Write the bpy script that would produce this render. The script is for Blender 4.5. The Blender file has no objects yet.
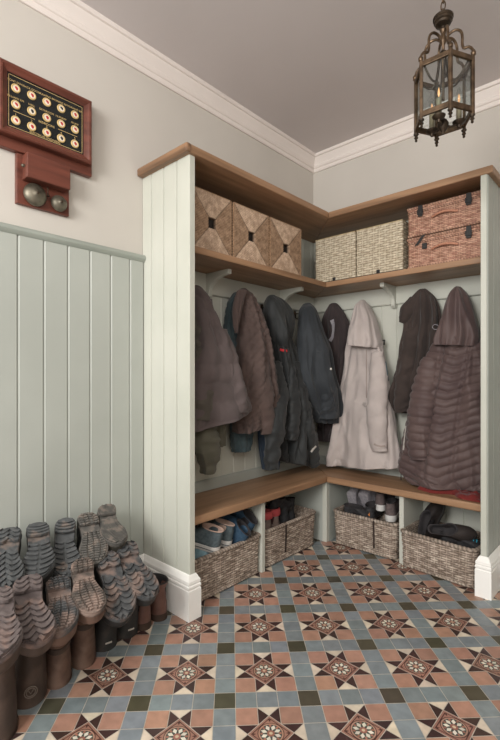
import bpy, math, random
import numpy as np
from mathutils import Vector, Matrix, noise
from math import sin, cos, pi, sqrt, radians, exp
random.seed(7)
COL = bpy.context.scene.collection

# ------------------------------------------------------------------ camera model (photograph 500 x 740)
F, YAW, CX, CY, CH, PY = 441.6, 0.74342, 2.0875, -3.0453, 1.2, 374.6
RT = np.array([cos(YAW), sin(YAW), 0.0]); FW = np.array([-sin(YAW), cos(YAW), 0.0]); OC = np.array([CX, CY, CH])
def ray(px, py):
    return RT*(px-250)/F + FW + np.array([0, 0, (PY-py)/F])
def at(px, py, ax, v):
    """point of the room seen at a photo pixel, on the plane x|y|z = v"""
    i = 'xyz'.index(ax); d = ray(px, py)
    return OC + d*((v-OC[i])/d[i])
def depth(p):
    return float((np.array(p)-OC) @ FW)

# ------------------------------------------------------------------ materials
def lin(c):
    return tuple(((x/255)/12.92 if x/255 <= .04045 else ((x/255+.055)/1.055)**2.4) for x in c)+(1,)
MATS = {}
def mat(name, c, c2=None, rough=.6, scale=8, stretch=(1, 1, 1), bump=0, bscale=None, metal=0, detail=4, spec=.4, vc=False, lo=.35, hi=.65, trans=0, sheen=0, wrinkle=0, c3=None, s3=3, l3=.5, h3=.65):
    if name in MATS: return MATS[name]
    m = bpy.data.materials.new(name); m.use_nodes = True
    nt = m.node_tree; N = nt.nodes; L = nt.links
    b = N['Principled BSDF']
    b.inputs['Roughness'].default_value = rough; b.inputs['Metallic'].default_value = metal
    b.inputs['Specular IOR Level'].default_value = spec
    if sheen: b.inputs['Sheen Weight'].default_value = sheen; b.inputs['Sheen Roughness'].default_value = .5
    tc = N.new('ShaderNodeTexCoord'); mp = N.new('ShaderNodeMapping'); mp.inputs['Scale'].default_value = stretch
    L.new(tc.outputs['Object'], mp.inputs['Vector'])
    nz = N.new('ShaderNodeTexNoise'); nz.inputs['Scale'].default_value = scale; nz.inputs['Detail'].default_value = detail
    L.new(mp.outputs['Vector'], nz.inputs['Vector'])
    cr = N.new('ShaderNodeValToRGB'); cr.color_ramp.elements[0].position = lo; cr.color_ramp.elements[1].position = hi
    cr.color_ramp.elements[0].color = lin(c); cr.color_ramp.elements[1].color = lin(c2 or c)
    L.new(nz.outputs['Fac'], cr.inputs['Fac'])
    out = cr.outputs['Color']
    if vc:
        at_ = N.new('ShaderNodeVertexColor'); at_.layer_name = 'Col'
        mx = N.new('ShaderNodeMix'); mx.data_type = 'RGBA'; mx.blend_type = 'MULTIPLY'; mx.inputs[0].default_value = 1
        L.new(at_.outputs['Color'], mx.inputs[6]); L.new(out, mx.inputs[7]); out = mx.outputs[2]
    if c3:
        n3 = N.new('ShaderNodeTexNoise'); n3.inputs['Scale'].default_value = s3; n3.inputs['Detail'].default_value = 6
        L.new(tc.outputs['Object'], n3.inputs['Vector'])
        r3 = N.new('ShaderNodeValToRGB'); r3.color_ramp.elements[0].position = l3; r3.color_ramp.elements[1].position = h3
        L.new(n3.outputs['Fac'], r3.inputs['Fac'])
        mx = N.new('ShaderNodeMix'); mx.data_type = 'RGBA'
        L.new(r3.outputs['Color'], mx.inputs[0]); L.new(out, mx.inputs[6]); mx.inputs[7].default_value = lin(c3); out = mx.outputs[2]
    L.new(out, b.inputs['Base Color'])
    if bump:
        bn = N.new('ShaderNodeBump'); bn.inputs['Strength'].default_value = bump; bn.inputs['Distance'].default_value = .004
        n2 = N.new('ShaderNodeTexNoise'); n2.inputs['Scale'].default_value = bscale or scale*3; n2.inputs['Detail'].default_value = 3
        L.new(mp.outputs['Vector'], n2.inputs['Vector']); L.new(n2.outputs['Fac'], bn.inputs['Height']); L.new(bn.outputs['Normal'], b.inputs['Normal'])
        if wrinkle:
            mw = N.new('ShaderNodeMapping'); mw.inputs['Scale'].default_value = (1, 1, .33); L.new(tc.outputs['Object'], mw.inputs['Vector'])
            nw = N.new('ShaderNodeTexNoise'); nw.noise_type = 'RIDGED_MULTIFRACTAL'; nw.inputs['Scale'].default_value = 13; nw.inputs['Detail'].default_value = 3; nw.inputs['Distortion'].default_value = .6
            L.new(mw.outputs['Vector'], nw.inputs['Vector'])
            bw = N.new('ShaderNodeBump'); bw.inputs['Strength'].default_value = wrinkle; bw.inputs['Distance'].default_value = .012
            L.new(nw.outputs['Fac'], bw.inputs['Height']); L.new(bn.outputs['Normal'], bw.inputs['Normal']); L.new(bw.outputs['Normal'], b.inputs['Normal'])
    MATS[name] = m
    return m
def glass_mat(name, tint):
    m = bpy.data.materials.new(name); m.use_nodes = True
    N = m.node_tree.nodes; L = m.node_tree.links; N.remove(N['Principled BSDF'])
    t = N.new('ShaderNodeBsdfTransparent'); t.inputs[0].default_value = lin(tint)
    g = N.new('ShaderNodeBsdfGlossy'); g.inputs['Roughness'].default_value = .05
    fr = N.new('ShaderNodeLayerWeight'); fr.inputs[0].default_value = .12
    mx = N.new('ShaderNodeMixShader'); L.new(fr.outputs['Facing'], mx.inputs[0]); L.new(t.outputs[0], mx.inputs[1]); L.new(g.outputs[0], mx.inputs[2])
    L.new(mx.outputs[0], N['Material Output'].inputs[0])
    return m
def emit_mat(name, c, s):
    m = bpy.data.materials.new(name); m.use_nodes = True
    b = m.node_tree.nodes['Principled BSDF']; b.inputs['Base Color'].default_value = lin(c)
    b.inputs['Emission Color'].default_value = lin(c); b.inputs['Emission Strength'].default_value = s
    return m

PLASTER = mat('plaster', (193, 188, 180), (201, 196, 188), rough=.9, scale=1.2, bump=.08, bscale=18)
CEIL = mat('ceiling_paint', (203, 197, 196), (209, 203, 202), rough=.95, scale=1, bump=.05, bscale=12)
CORNICE = mat('cornice_paint', (222, 214, 208), (228, 220, 214), rough=.7, scale=2)
SAGE = mat('sage_paint', (163, 167, 160), (171, 175, 168), rough=.45, scale=2, bump=.05, bscale=30)
PANEL = mat('pale_sage_paint', (188, 190, 179), (197, 198, 188), rough=.45, scale=2, bump=.05, bscale=30)
DADO = mat('dado_paint', (146, 152, 144), (154, 160, 152), rough=.45, scale=3)
WHITE = mat('white_gloss', (242, 241, 236), (247, 246, 242), rough=.35, scale=2)
def wood(name, a, b, ax):
    s = [26, 26, 26]; s['xyz'.index(ax)] = 1.6
    return mat(name, a, b, rough=.42, scale=1.0, stretch=s, detail=8, bump=.06, bscale=3, lo=.3, hi=.7)
OAK_Y = wood('oak_lengthwise', (128, 98, 73), (168, 132, 101), 'y')
OAK_X = wood('oak_crosswise', (128, 98, 73), (168, 132, 101), 'x')
OAK_OLD = wood('oak_weathered', (92, 70, 54), (158, 122, 92), 'x')
MAHOG = mat('mahogany', (82, 46, 37), (116, 66, 53), rough=.33, scale=1, stretch=(30, 3, 30), detail=6, lo=.3, hi=.7)
BLACKGLASS = mat('black_glass', (22, 24, 25), (32, 35, 35), rough=.22, scale=12)
GOLD = mat('gilt', (196, 168, 112), (214, 186, 130), rough=.5, metal=.2)
DIAL = mat('dial_white', (228, 218, 202), rough=.5)
REDF = mat('red_flag', (180, 48, 44), rough=.5)
BRASS = mat('aged_brass', (74, 60, 47), (116, 96, 76), rough=.4, metal=.75, scale=30)
BRASSD = mat('dark_brass', (52, 44, 36), (78, 66, 54), rough=.45, metal=.7, scale=30)
NICKEL = mat('bell_metal', (88, 83, 72), (124, 118, 104), rough=.45, metal=.7, scale=20)
DARK = mat('dark_metal', (34, 32, 32), rough=.5)

# ------------------------------------------------------------------ mesh builder
class MB:
    def __init__(s): s.v = []; s.f = []; s.c = []; s.hc = False
    def add(s, vs, fs, col=None):
        o = len(s.v); s.v += [tuple(map(float, p)) for p in vs]; s.f += [tuple(o+i for i in f) for f in fs]
        if col is not None:
            s.hc = True
            s.c += list(col) if isinstance(col, list) else [col]*len(vs)
        else: s.c += [(1, 1, 1)]*len(vs)
        return s
    def box(s, a, b, col=None):
        x0, y0, z0 = a; x1, y1, z1 = b
        return s.add([(x0, y0, z0), (x1, y0, z0), (x1, y1, z0), (x0, y1, z0), (x0, y0, z1), (x1, y0, z1), (x1, y1, z1), (x0, y1, z1)],
                     [(0, 3, 2, 1), (4, 5, 6, 7), (0, 1, 5, 4), (1, 2, 6, 5), (2, 3, 7, 6), (3, 0, 4, 7)], col)
    def prism(s, poly, d):      # poly: 3-D polygon, d: extrusion vector
        n = len(poly); d = np.array(d)
        vs = [np.array(p) for p in poly]+[np.array(p)+d for p in poly]
        return s.add(vs, [tuple(range(n))[::-1], tuple(range(n, 2*n))]+[(i, (i+1) % n, n+(i+1) % n, n+i) for i in range(n)])
    def loft(s, rings, cap0=True, cap1=True, col=None):
        n = len(rings[0]); m = len(rings)
        vs = [p for r in rings for p in r]
        fs = [(i*n+j, i*n+(j+1) % n, (i+1)*n+(j+1) % n, (i+1)*n+j) for i in range(m-1) for j in range(n)]
        if cap0: fs.append(tuple(range(n))[::-1])
        if cap1: fs.append(tuple((m-1)*n+j for j in range(n)))
        return s.add(vs, fs, col)
    def tube(s, pts, r, n=8, flat=None, cap=True):
        pts = [np.array(p, float) for p in pts]; rings = []
        up = None
        for i, p in enumerate(pts):
            t = pts[min(i+1, len(pts)-1)]-pts[max(i-1, 0)]; t = t/(np.linalg.norm(t)+1e-12)
            if up is None:
                up = np.array([0, 0, 1.0]) if abs(t[2]) < .8 else np.array([1.0, 0, 0])
            a = up-t*(up@t); a /= np.linalg.norm(a); up = a; b = np.cross(t, a)
            ri = r[i] if hasattr(r, '__len__') else r
            rings.append([p+ri*(cos(2*pi*k/n)*a+sin(2*pi*k/n)*b) for k in range(n)])
        return s.loft(rings, cap, cap)
    def lathe(s, prof, c, n=24, axis='z'):
        rings = []
        for r, h in prof:
            ring = []
            for k in range(n):
                a, b = r*cos(2*pi*k/n), r*sin(2*pi*k/n)
                ring.append({'z': (c[0]+a, c[1]+b, c[2]+h), 'x': (c[0]+h, c[1]+a, c[2]+b), 'y': (c[0]+b, c[1]+h, c[2]+a)}[axis])
            rings.append(ring)
        return s.loft(rings)
def wloc(o):
    v = Vector((0, 0, 0))
    while o: v += o.location; o = o.parent
    return v
def obj(name, mb, m, parent=None, smooth=False, bevel=0, local=False, angle=40, kind=None, label=None, recalc=True):
    me = bpy.data.meshes.new(name)
    off = Vector((0, 0, 0)) if (local or parent is None) else wloc(parent)
    me.from_pydata([(x-off.x, y-off.y, z-off.z) for x, y, z in mb.v], [], mb.f)
    if mb.hc:
        ca = me.color_attributes.new('Col', 'FLOAT_COLOR', 'POINT')
        ca.data.foreach_set('color', np.array([tuple(lin(c)) if max(c) > 1.01 else (c[0], c[1], c[2], 1) for c in mb.c], dtype=np.float32).ravel())
    if recalc:
        import bmesh
        bm = bmesh.new(); bm.from_mesh(me); bmesh.ops.recalc_face_normals(bm, faces=bm.faces); bm.to_mesh(me); bm.free()
    me.materials.append(m)
    o = bpy.data.objects.new(name, me); COL.objects.link(o)
    if parent: o.parent = parent
    if smooth:
        me.polygons.foreach_set('use_smooth', [True]*len(me.polygons))
        if angle < 180: me.set_sharp_from_angle(angle=radians(angle))
    if bevel:
        b = o.modifiers.new('bevel', 'BEVEL'); b.width = bevel; b.segments = 2; b.limit_method = 'ANGLE'; b.angle_limit = radians(40)
    if kind: o['kind'] = kind
    if label: o['label'] = label
    return o
def thing(name, label, cat, loc, group=None):
    o = bpy.data.objects.new(name, None); COL.objects.link(o); o.location = loc; o.empty_display_size = .1
    o['label'] = label; o['category'] = cat
    if group: o['group'] = group
    return o
def tag(o, label, cat, group=None):
    o['label'] = label; o['category'] = cat
    if group: o['group'] = group
    return o
def dup(root, loc, rz=0, label=None, scale=None):
    def cp(o, par):
        c = o.copy(); COL.objects.link(c); c.parent = par
        for ch in [k for k in bpy.data.objects if k.parent == o]: cp(ch, c)
        return c
    r = cp(root, None); r.location = loc; r.rotation_euler = (0, 0, rz)
    if label: r['label'] = label
    if scale: r.scale = scale
    return r
def sweep(profile, path, closed=False):
    """profile [(d outwards to the right of travel, z)], path [(x,y)] with mitred corners"""
    mb = MB(); n = len(path); rings = []
    for i, p in enumerate(path):
        p = np.array(p, float)
        def nrm(a, b):
            t = np.array(b, float)-np.array(a, float); t /= np.linalg.norm(t); return np.array([t[1], -t[0]])
        if i == 0: m = nrm(path[0], path[1])
        elif i == n-1: m = nrm(path[-2], path[-1])
        else:
            a, b = nrm(path[i-1], path[i]), nrm(path[i], path[i+1]); m = (a+b)/(1+a@b)
        rings.append([(p[0]+m[0]*d, p[1]+m[1]*d, z) for d, z in profile])
    return mb.loft(rings)
def catmull(P, n):
    """smooth resample of a list of tuples to n rows"""
    P = np.array(P, float); m = len(P); out = []
    for t in np.linspace(0, m-1, n):
        i = min(int(t), m-2); f = t-i
        p0, p1, p2, p3 = P[max(i-1, 0)], P[i], P[i+1], P[min(i+2, m-1)]
        m1, m2 = (p2-p0)/2, (p3-p1)/2
        out.append((2*f**3-3*f*f+1)*p1+(f**3-2*f*f+f)*m1+(-2*f**3+3*f*f)*p2+(f**3-f*f)*m2)
    return np.array(out)

# ================================================================== ROOM SHELL
H = 2.985
obj('wall_left', MB().box((-.15, -5, 0), (0, .15, H)), PLASTER, kind='structure')
obj('wall_far', MB().box((0, 0, 0), (3.6, .15, H)), PLASTER, kind='structure')
obj('wall_right', MB().box((3.6, -5, 0), (3.75, .15, H)), PLASTER, kind='structure')
obj('ceiling', MB().box((-.15, -5, H), (3.75, .15, H+.1)), CEIL, kind='structure')
# cornice
cp = [(0, -.124), (.012, -.124), (.016, -.116), (.016, -.098), (.024, -.094), (.03, -.082), (.03, -.074), (.026, -.07), (.034, -.05), (.046, -.034), (.05, -.022), (.062, -.02), (.066, -.012), (.066, 0), (0, 0)]
obj('trim_1', sweep([(d, H+z) for d, z in cp], [(0, -5), (0, 0), (3.6, 0)]), CORNICE, kind='structure', smooth=True, angle=25)

# floor: encaustic tiles
def floor():
    U = .3125/4; P = .3125
    mb = MB(); g = .0013
    BLUE, PINK, OLIVE, CREAM, BROWN = (134, 143, 146), (178, 137, 118), (84, 79, 64), (222, 207, 186), (70, 51, 48)
    def vary(c, a=.06):
        k = 1+random.uniform(-a, a); return tuple(max(2, min(250, x*k+random.uniform(-2, 2))) for x in c)
    e1 = np.array([1, -1])/sqrt(2); e2 = np.array([1, 1])/sqrt(2)
    def W(a, b, z): 
        q = e1*a+e2*b; return (q[0], q[1], z)
    def poly(pts, c, z=0, inset=g, va=.06):
        pts = np.array(pts, float); ctr = pts.mean(0)
        if inset:
            n = len(pts); new = []
            A = sum(pts[i][0]*pts[(i+1) % n][1]-pts[(i+1) % n][0]*pts[i][1] for i in range(n))
            if A < 0: pts = pts[::-1]
            for i in range(n):
                p, a, b = pts[i], pts[i-1], pts[(i+1) % n]
                d1 = (p-a)/np.linalg.norm(p-a); d2 = (b-p)/np.linalg.norm(b-p)
                n1 = np.array([-d1[1], d1[0]]); n2 = np.array([-d2[1], d2[0]])
                new.append(p+(n1+n2)/(1+n1@n2+1e-6)*inset)
            pts = np.array(new)
        mb.add([W(a, b, z) for a, b in pts], [tuple(range(len(pts)))], vary(c, va))
    p0, q0 = .405*P, -.245*P
    for i in range(-3, 22):
        for j in range(-13, 14):
            a0, b0 = p0+i*P-U/2, q0+j*P-U/2     # corner of olive unit
            def sq(u, v, c): poly([(a0+u*U, b0+v*U), (a0+(u+1)*U, b0+v*U), (a0+(u+1)*U, b0+(v+1)*U), (a0+u*U, b0+(v+1)*U)], c)
            cc = W(a0+2*U, b0+2*U, 0)
            if not (-.25 < cc[0] < 3.8 and -5.2 < cc[1] < .25): continue
            sq(0, 0, OLIVE)
            for k in (1, 2, 3): sq(k, 0, BLUE); sq(0, k, BLUE)
            for u in (1, 3):
                for v in (1, 3): sq(u, v, PINK)
            ca, cb = a0+2.5*U, b0+2.5*U
            for r in range(4):
                c_, s_ = [(1, 0), (0, 1), (-1, 0), (0, -1)][r]
                R = lambda x, y: (ca+(x*c_-y*s_)*U, cb+(x*s_+y*c_)*U)
                poly([R(-.5, -1.5), R(.5, -1.5), R(0, -1)], CREAM)
                poly([R(-.5, -1.5), R(0, -1), R(-.5, -.5)], BROWN)
                poly([R(.5, -1.5), R(.5, -.5), R(0, -1)], BROWN)
            poly([(ca-U, cb), (ca, cb-U), (ca+U, cb), (ca, cb+U)], (168, 126, 109))
            def ring(r, c, z, n=24): poly([(ca+r*U*cos(2*pi*k/n), cb+r*U*sin(2*pi*k/n)) for k in range(n)], c, z, 0, .03)
            for r in range(4):
                c_, s_ = [(1, 0), (0, 1), (-1, 0), (0, -1)][r]
                R = lambda x, y: (ca+(x*c_-y*s_)*U, cb+(x*s_+y*c_)*U)
                poly([R(.86, 0), R(.8, 0), R(0, .8), R(0, .86)], (84, 54, 48), .0003, 0)
                poly([R(.78, -.06), R(.78, .06), R(.62, 0)], (84, 54, 48), .0003, 0)
            ring(.58, (84, 54, 48), .0003); ring(.54, (180, 142, 124), .0005); ring(.48, (70, 76, 68), .0007)
            for k in range(8):
                t = 2*pi*(k+.5)/8
                R = lambda r, d: (ca+r*U*cos(t+d), cb+r*U*sin(t+d))
                poly([R(.16, 0), R(.33, .3), R(.46, 0), R(.33, -.3)], (226, 220, 204), .0009, 0)
                t += pi/8
                poly([R(.32, 0), R(.4, .16), R(.5, 0), R(.4, -.16)], (164, 112, 96), .0009, 0)
            ring(.17, (156, 104, 90), .0011, 10); ring(.08, (210, 190, 160), .0013, 8)
    m = mat('encaustic_tile', (232, 232, 232), (255, 255, 255), rough=.36, scale=22, vc=True, bump=.06, bscale=9, spec=.45)
    mb.add([(-.15, -5, -.0012), (3.75, -5, -.0012), (3.75, .15, -.0012), (-.15, .15, -.0012)], [(0, 1, 2, 3)], (206, 198, 184))
    # slab under the tiles
    mb.box((-.15, -5, -.1), (3.75, .15, -.002), (190, 180, 165))
    o = obj('floor', mb, m, kind='structure', recalc=False)
floor()

# tongue-and-groove boards
def boards(mb, axis, u0, u1, z0, z1, base, t, phase, w=.1125, side=1, gap=.0008, ch=.006):
    """vertical boards lying on plane <axis other>=base, facing +side; V grooves between them"""
    k = math.floor((u0-phase)/w)
    edges = []
    u = phase+k*w
    while u < u1:
        a, b = max(u, u0), min(u+w, u1)
        if b-a > .004: edges.append((a, b))
        u += w
    f = base+side*t; bk = base+side*t*.66
    for a, b in edges:
        ga = a+gap/2 if a > u0+1e-6 else a; gb = b-gap/2 if b < u1-1e-6 else b
        prof = [(a, base), (a, bk), (ga, bk), (ga+ch, f), (gb-ch, f), (gb, bk), (b, bk), (b, base)]
        if axis == 'y': poly = [(v, u_, z0) for u_, v in prof]
        else: poly = [(u_, v, z0) for u_, v in prof]
        mb.prism(poly, (0, 0, z1-z0))
    return mb
PL = -1.655     # outer face of left end panel
wain = boards(MB(), 'y', -5, PL, .1, 1.825, .0, .02, -2.305)
obj('trim_2', wain, SAGE, kind='structure')
rail = sweep([(0, 1.815), (.022, 1.815), (.03, 1.822), (.036, 1.832), (.036, 1.842), (.028, 1.852), (0, 1.852)], [(0, -5), (0, PL+.005)])
obj('trim_3', rail, DADO, kind='structure', smooth=True, angle=30)
SK = [(0, 0), (.022, 0), (.022, .145), (.019, .149), (.019, .153), (.022, .157), (.022, .166), (.018, .17), (.018, .174), (.02, .178), (.019, .19), (.012, .2), (.01, .207), (.004, .216), (0, .218)]
obj('baseboard_left', sweep(SK, [(.02, -5), (.02, PL-.0005)]), WHITE, kind='structure', smooth=True, angle=25)
obj('baseboard_far', sweep(SK, [(1.47, 0), (3.6, 0)]), WHITE, kind='structure', smooth=True, angle=25)
wf = boards(MB(), 'x', 1.445, 3.6, .1, 1.825, 0, .02, 1.5, side=-1)
obj('trim_4', wf, SAGE, kind='structure')

# ================================================================== BUILT-IN COAT UNIT
unit = thing('coat_storage_unit', 'built-in sage painted corner coat cupboard with oak bench, shelf and top', 'coat unit', (.7, -.7, 0))
# end panels
pb = boards(MB(), 'x', .0, .402, 0, 2.281, -1.62, .033, -.022, w=.109, side=-1, gap=.003, ch=.004)
ep = obj('end_panel', pb, PANEL, unit)
obj('edge_strip', MB().box((.38, -1.652, .2), (.405, -1.618, 2.281)), PANEL, ep, bevel=.002)
obj('plinth', sweep(SK, [(.0, -1.653), (.403, -1.653), (.403, -1.617), (.35, -1.617)]), WHITE, ep, smooth=True, angle=25)
pr = MB()
boards(pr, 'y', -.43, 0, 0, 2.281, 1.388, .033, -.43+.004, w=.109, side=1)
ep2 = obj('end_panel', pr, SAGE, unit)
obj('edge_strip', MB().box((1.386, -.432, .2), (1.416, -.405, 2.281)), PANEL, ep2, bevel=.002)
obj('plinth', sweep(SK, [(1.385, -.37), (1.385, -.433), (1.423, -.433), (1.423, 0)]), WHITE, ep2, smooth=True, angle=25)
# back panels
bpA = boards(MB(), 'y', -1.62, 0, 0, 2.281, 0, .014, -2.305, gap=.003, ch=.004)
obj('back_panel', bpA, PANEL, unit)
bpB = boards(MB(), 'x', .014, 1.388, 0, 2.281, 0, .014, .05, side=-1, gap=.003, ch=.004)
obj('back_panel', bpB, PANEL, unit)
# L-shaped boards
def L_pieces(a, b, ylen, xlen, z0, z1, e):
    """two mitred boards; e = front edge profile rounding"""
    def piece(front_pts):
        m = MB(); m.prism([(x, y, z0) for x, y in front_pts], (0, 0, z1-z0)); return m
    left = [(.001, ylen), (a, ylen), (a, -b), (.001, -.001)]
    right = [(.001, -.001), (a, -b), (xlen, -b), (xlen, -.001)]
    return piece(left), piece(right)
l, r = L_pieces(.425, .4355, -1.685, 1.447, 2.281, 2.3225, 0)
tb = obj('top_board', l, OAK_Y, unit, bevel=.006); obj('top_board', r, OAK_X, unit, bevel=.006)
nose = MB().tube([(-.0, -1.668, 2.302), (.42, -1.668, 2.302)], .024, 12); 
cap = MB().box((-.0, -1.69, 2.28), (.428, -1.655, 2.324))
obj('end_cap', cap, OAK_OLD, tb, bevel=.01)
l, r = L_pieces(.3445, .3445, -1.619, 1.387, 1.8266, 1.8636, 0)
obj('hat_shelf', l, OAK_Y, unit, bevel=.005); obj('hat_shelf', r, OAK_X, unit, bevel=.005)
l, r = L_pieces(.369, .369, -1.619, 1.387, .433, .478, 0)
obj('bench_seat', l, OAK_Y, unit, bevel=.008); obj('bench_seat', r, OAK_X, unit, bevel=.008)
# coat rail and upstand
rp = [(0, 1.70), (.018, 1.70), (.024, 1.706), (.024, 1.8255), (0, 1.8255)]
obj('coat_rail', sweep([(d+.012, z) for d, z in rp], [(0, -1.619), (0, 0), (1.387, 0)]), PANEL, unit, bevel=.002)
up = [(0, .478), (.018, .478), (.018, .535), (.012, .545), (0, .545)]
obj('bench_upstand', sweep([(d+.012, z) for d, z in up], [(0, -1.619), (0, 0), (1.387, 0)]), SAGE, unit)
# dividers and corner post
obj('divider', MB().box((.014, -1.032, .0), (.335, -1.002, .433)), PANEL, unit, bevel=.003)
obj('divider', MB().box((.884, -.335, .0), (.914, -.014, .433)), PANEL, unit, bevel=.003)
obj('divider', MB().box((.014, -.348, .0), (.318, -.33, .433)), SAGE, unit, bevel=.002)
obj('divider', MB().box((.336, -.318, .0), (.354, -.014, .433)), SAGE, unit, bevel=.002)
obj('corner_post', MB().box((.318, -.352, .0), (.354, -.318, .433)), PANEL, unit, bevel=.004)
# shelf brackets
def bracket(wall, u):
    prof = [(0, 0), (.215, 0), (.215, -.028)]      # (out, down)
    for k in range(11):
        t = k/10*pi/2
        prof.append((.2-.15*sin(t)-.0, -.03-.085*(1-cos(t))*1.0))
    prof += [(.045, -.14), (.03, -.152), (0, -.152)]
    z0 = 1.8266; w = .03
    m = MB()
    if wall == 'A': m.prism([(.014+o, u-w/2, z0+d) for o, d in prof], (0, w, 0))
    else: m.prism([(u-w/2, -.014-o, z0+d) for o, d in prof], (w, 0, 0))
    obj('shelf_bracket', m, PANEL, unit, bevel=.003)
bracket('A', -1.20); bracket('A', -.47); bracket('B', .715)
# coat hooks
def hook(wall, u, dz=0):
    m = MB()
    P = [(.036, 0, 1.75), (.05, 0, 1.742), (.07, 0, 1.74), (.085, 0, 1.752), (.09, 0, 1.772)]
    Q = [(.036, 0, 1.728), (.045, 0, 1.71), (.06, 0, 1.70), (.07, 0, 1.712)]
    T = (lambda p: (p[0], u, p[2]+dz)) if wall == 'A' else (lambda p: (u, -p[0], p[2]+dz))
    m.tube([T(p) for p in P], [.006, .005, .005, .005, .008]); m.tube([T(p) for p in Q], [.005, .0045, .0045, .006])
    if wall == 'A': m.box((.030, u-.01, 1.715+dz), (.04, u+.01, 1.765+dz))
    else: m.box((u-.01, -.04, 1.715+dz), (u+.01, -.030, 1.765+dz))
    obj('coat_hook', m, BRASSD, unit, smooth=True)
# ================================================================== SERVANTS' BELL BOARD
bb = thing('bell_indicator_board', 'mahogany framed bell indicator with fifteen round dials on black glass', 'bell board', (0, -2.19, 2.17))
back = MB().box((0, -2.41, 2.178), (.032, -1.965, 2.545))
obj('backboard', back, MAHOG, bb, bevel=.004)
y0, y1, z0, z1 = -2.398, -1.985, 2.222, 2.528
fr = MB()
fw = .036
def frame_side(p, q, r, s):      # mitred moulding quad prism, outer p-q, inner r-s
    pass
prof = [(0, .032), (0, .068), (.006, .073), (.014, .072), (.02, .066), (.028, .062), (fw, .058), (fw, .032)]
cor = [(y0, z0, 1, 1), (y1, z0, -1, 1), (y1, z1, -1, -1), (y0, z1, 1, -1)]
rings = [[(x, c[0]+c[2]*d, c[1]+c[3]*d) for d, x in prof] for c in cor]
vs = [p for rg in rings for p in rg]; n = len(prof)
fr.add(vs, [(i*n+j, i*n+(j+1) % n, ((i+1) % 4)*n+(j+1) % n, ((i+1) % 4)*n+j) for i in range(4) for j in range(n)])
obj('frame', fr, MAHOG, bb, smooth=True, angle=25)
gp = obj('glass_panel', MB().box((.032, y0+fw-.002, z0+fw-.002), (.054, y1-fw+.002, z1-fw+.002)), BLACKGLASS, bb)
gy0, gy1, gz0, gz1 = y0+fw+.006, y1-fw-.006, z0+fw+.006, z1-fw-.006
bl = MB()
for a, b in (((gy0, gz0), (gy1, gz0+.002)), ((gy0, gz1-.002), (gy1, gz1)), ((gy0, gz0), (gy0+.002, gz1)), ((gy1-.002, gz0), (gy1, gz1))):
    bl.box((.054, a[0], a[1]), (.0545, b[0], b[1]))
yc = [gy0+.029+i*(gy1-gy0-.066)/4 for i in range(5)]; zr = [gz1-.052, gz1-.122, gz1-.190]
bl.box((.054, yc[0]-.01, zr[2]+.0375), (.0545, yc[2]-.052, zr[2]+.0395)); bl.box((.054, yc[2]+.052, zr[2]+.0375), (.0545, yc[4]+.012, zr[2]+.0395))
obj('border_line', bl, GOLD, gp)
for i in range(5):
    for j in range(3):
        c = (.054, yc[i], zr[j])
        d = obj('dial', MB().lathe([(.019, 0), (.019, .003), (.0165, .005), (.0128, .004), (.0128, 0)], c, 20, 'x'), GOLD, bb, smooth=True)
        obj('dial_face', MB().lathe([(.013, 0), (.013, .0035)], c, 20, 'x'), DIAL, d)
        f = MB(); a = random.uniform(-.3, .3)
        pts = [(.0577, yc[i]+.0085*cos(t+a), zr[j]+.0085*sin(t+a)) for t in np.linspace(-1.2, 1.9, 7)]+[(.0577, yc[i]-.005, zr[j]+.003)]
        f.prism(pts, (.0006, 0, 0)); obj('flag', f, REDF if (i+2*j) % 4 != 3 else DARK, d)
def lettering(txt, y, z, size, x, m, parent):
    cu = bpy.data.curves.new('t', 'FONT'); cu.body = txt; cu.size = size; cu.align_x = 'CENTER'; cu.align_y = 'CENTER'; cu.extrude = .0002
    to = bpy.data.objects.new('t', cu); COL.objects.link(to)
    me = bpy.data.meshes.new_from_object(to.evaluated_get(bpy.context.evaluated_depsgraph_get()))
    bpy.data.objects.remove(to)
    mb = MB(); mb.add([(x+v.co.z, y+v.co.x, z+v.co.y) for v in me.vertices], [tuple(p.vertices) for p in me.polygons])
    bpy.data.meshes.remove(me)
    return obj('lettering', mb, m, parent, recalc=False)
R1 = ['FRONT DOOR', 'BACK DOOR', 'DRAWING RM', 'DINING RM', 'MORNING RM']; R2 = ['BILLIARD RM', 'HALL', 'BATHROOM', 'NURSERY', 'STUDY']
for i in range(5):
    lettering(R1[i], yc[i], zr[0]+.0275, .0118, .0545, GOLD, gp); lettering(R2[i], yc[i], zr[1]+.028, .0118, .0545, GOLD, gp)
    lettering(str(i+1), yc[i], zr[2]+.0255, .015, .0545, GOLD, gp)
lettering('BEDROOMS', yc[2], zr[2]+.0385, .0135, .0545, GOLD, gp)
lettering('ELECTRICAL ENGINEERS', (gy0+gy1)/2-.01, gz0+.008, .0125, .0545, GOLD, gp)

eb = thing('electric_bell', 'small mahogany wall bell with two round metal gongs under the indicator', 'bell', (0, -2.19, 1.955))
obj('base_plate', MB().box((-.002, -2.312, 1.955), (.022, -2.076, 2.177)), MAHOG, eb, bevel=.003)
obj('cover_box', MB().box((.022, -2.29, 2.06), (.08, -2.096, 2.168)), MAHOG, eb, bevel=.004)
for y, z, r in ((-2.238, 2.008, .05), (-2.13, 2.0, .037)):
    g = obj('gong', MB().lathe([(r, .0), (r, .006), (r*.93, .014), (r*.75, .022), (r*.5, .028), (r*.28, .03), (r*.2, .034), (.0, .034)], (.03, y, z), 28, 'x'), NICKEL, eb, smooth=True, angle=50)
    obj('gong_screw', MB().lathe([(.006, 0), (.006, .006), (.003, .008)], (.062, y, z), 10, 'x'), BRASSD, g)
    obj('gong_post', MB().lathe([(.006, 0), (.006, .01)], (.021, y, z), 10, 'x'), BRASSD, g)
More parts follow.
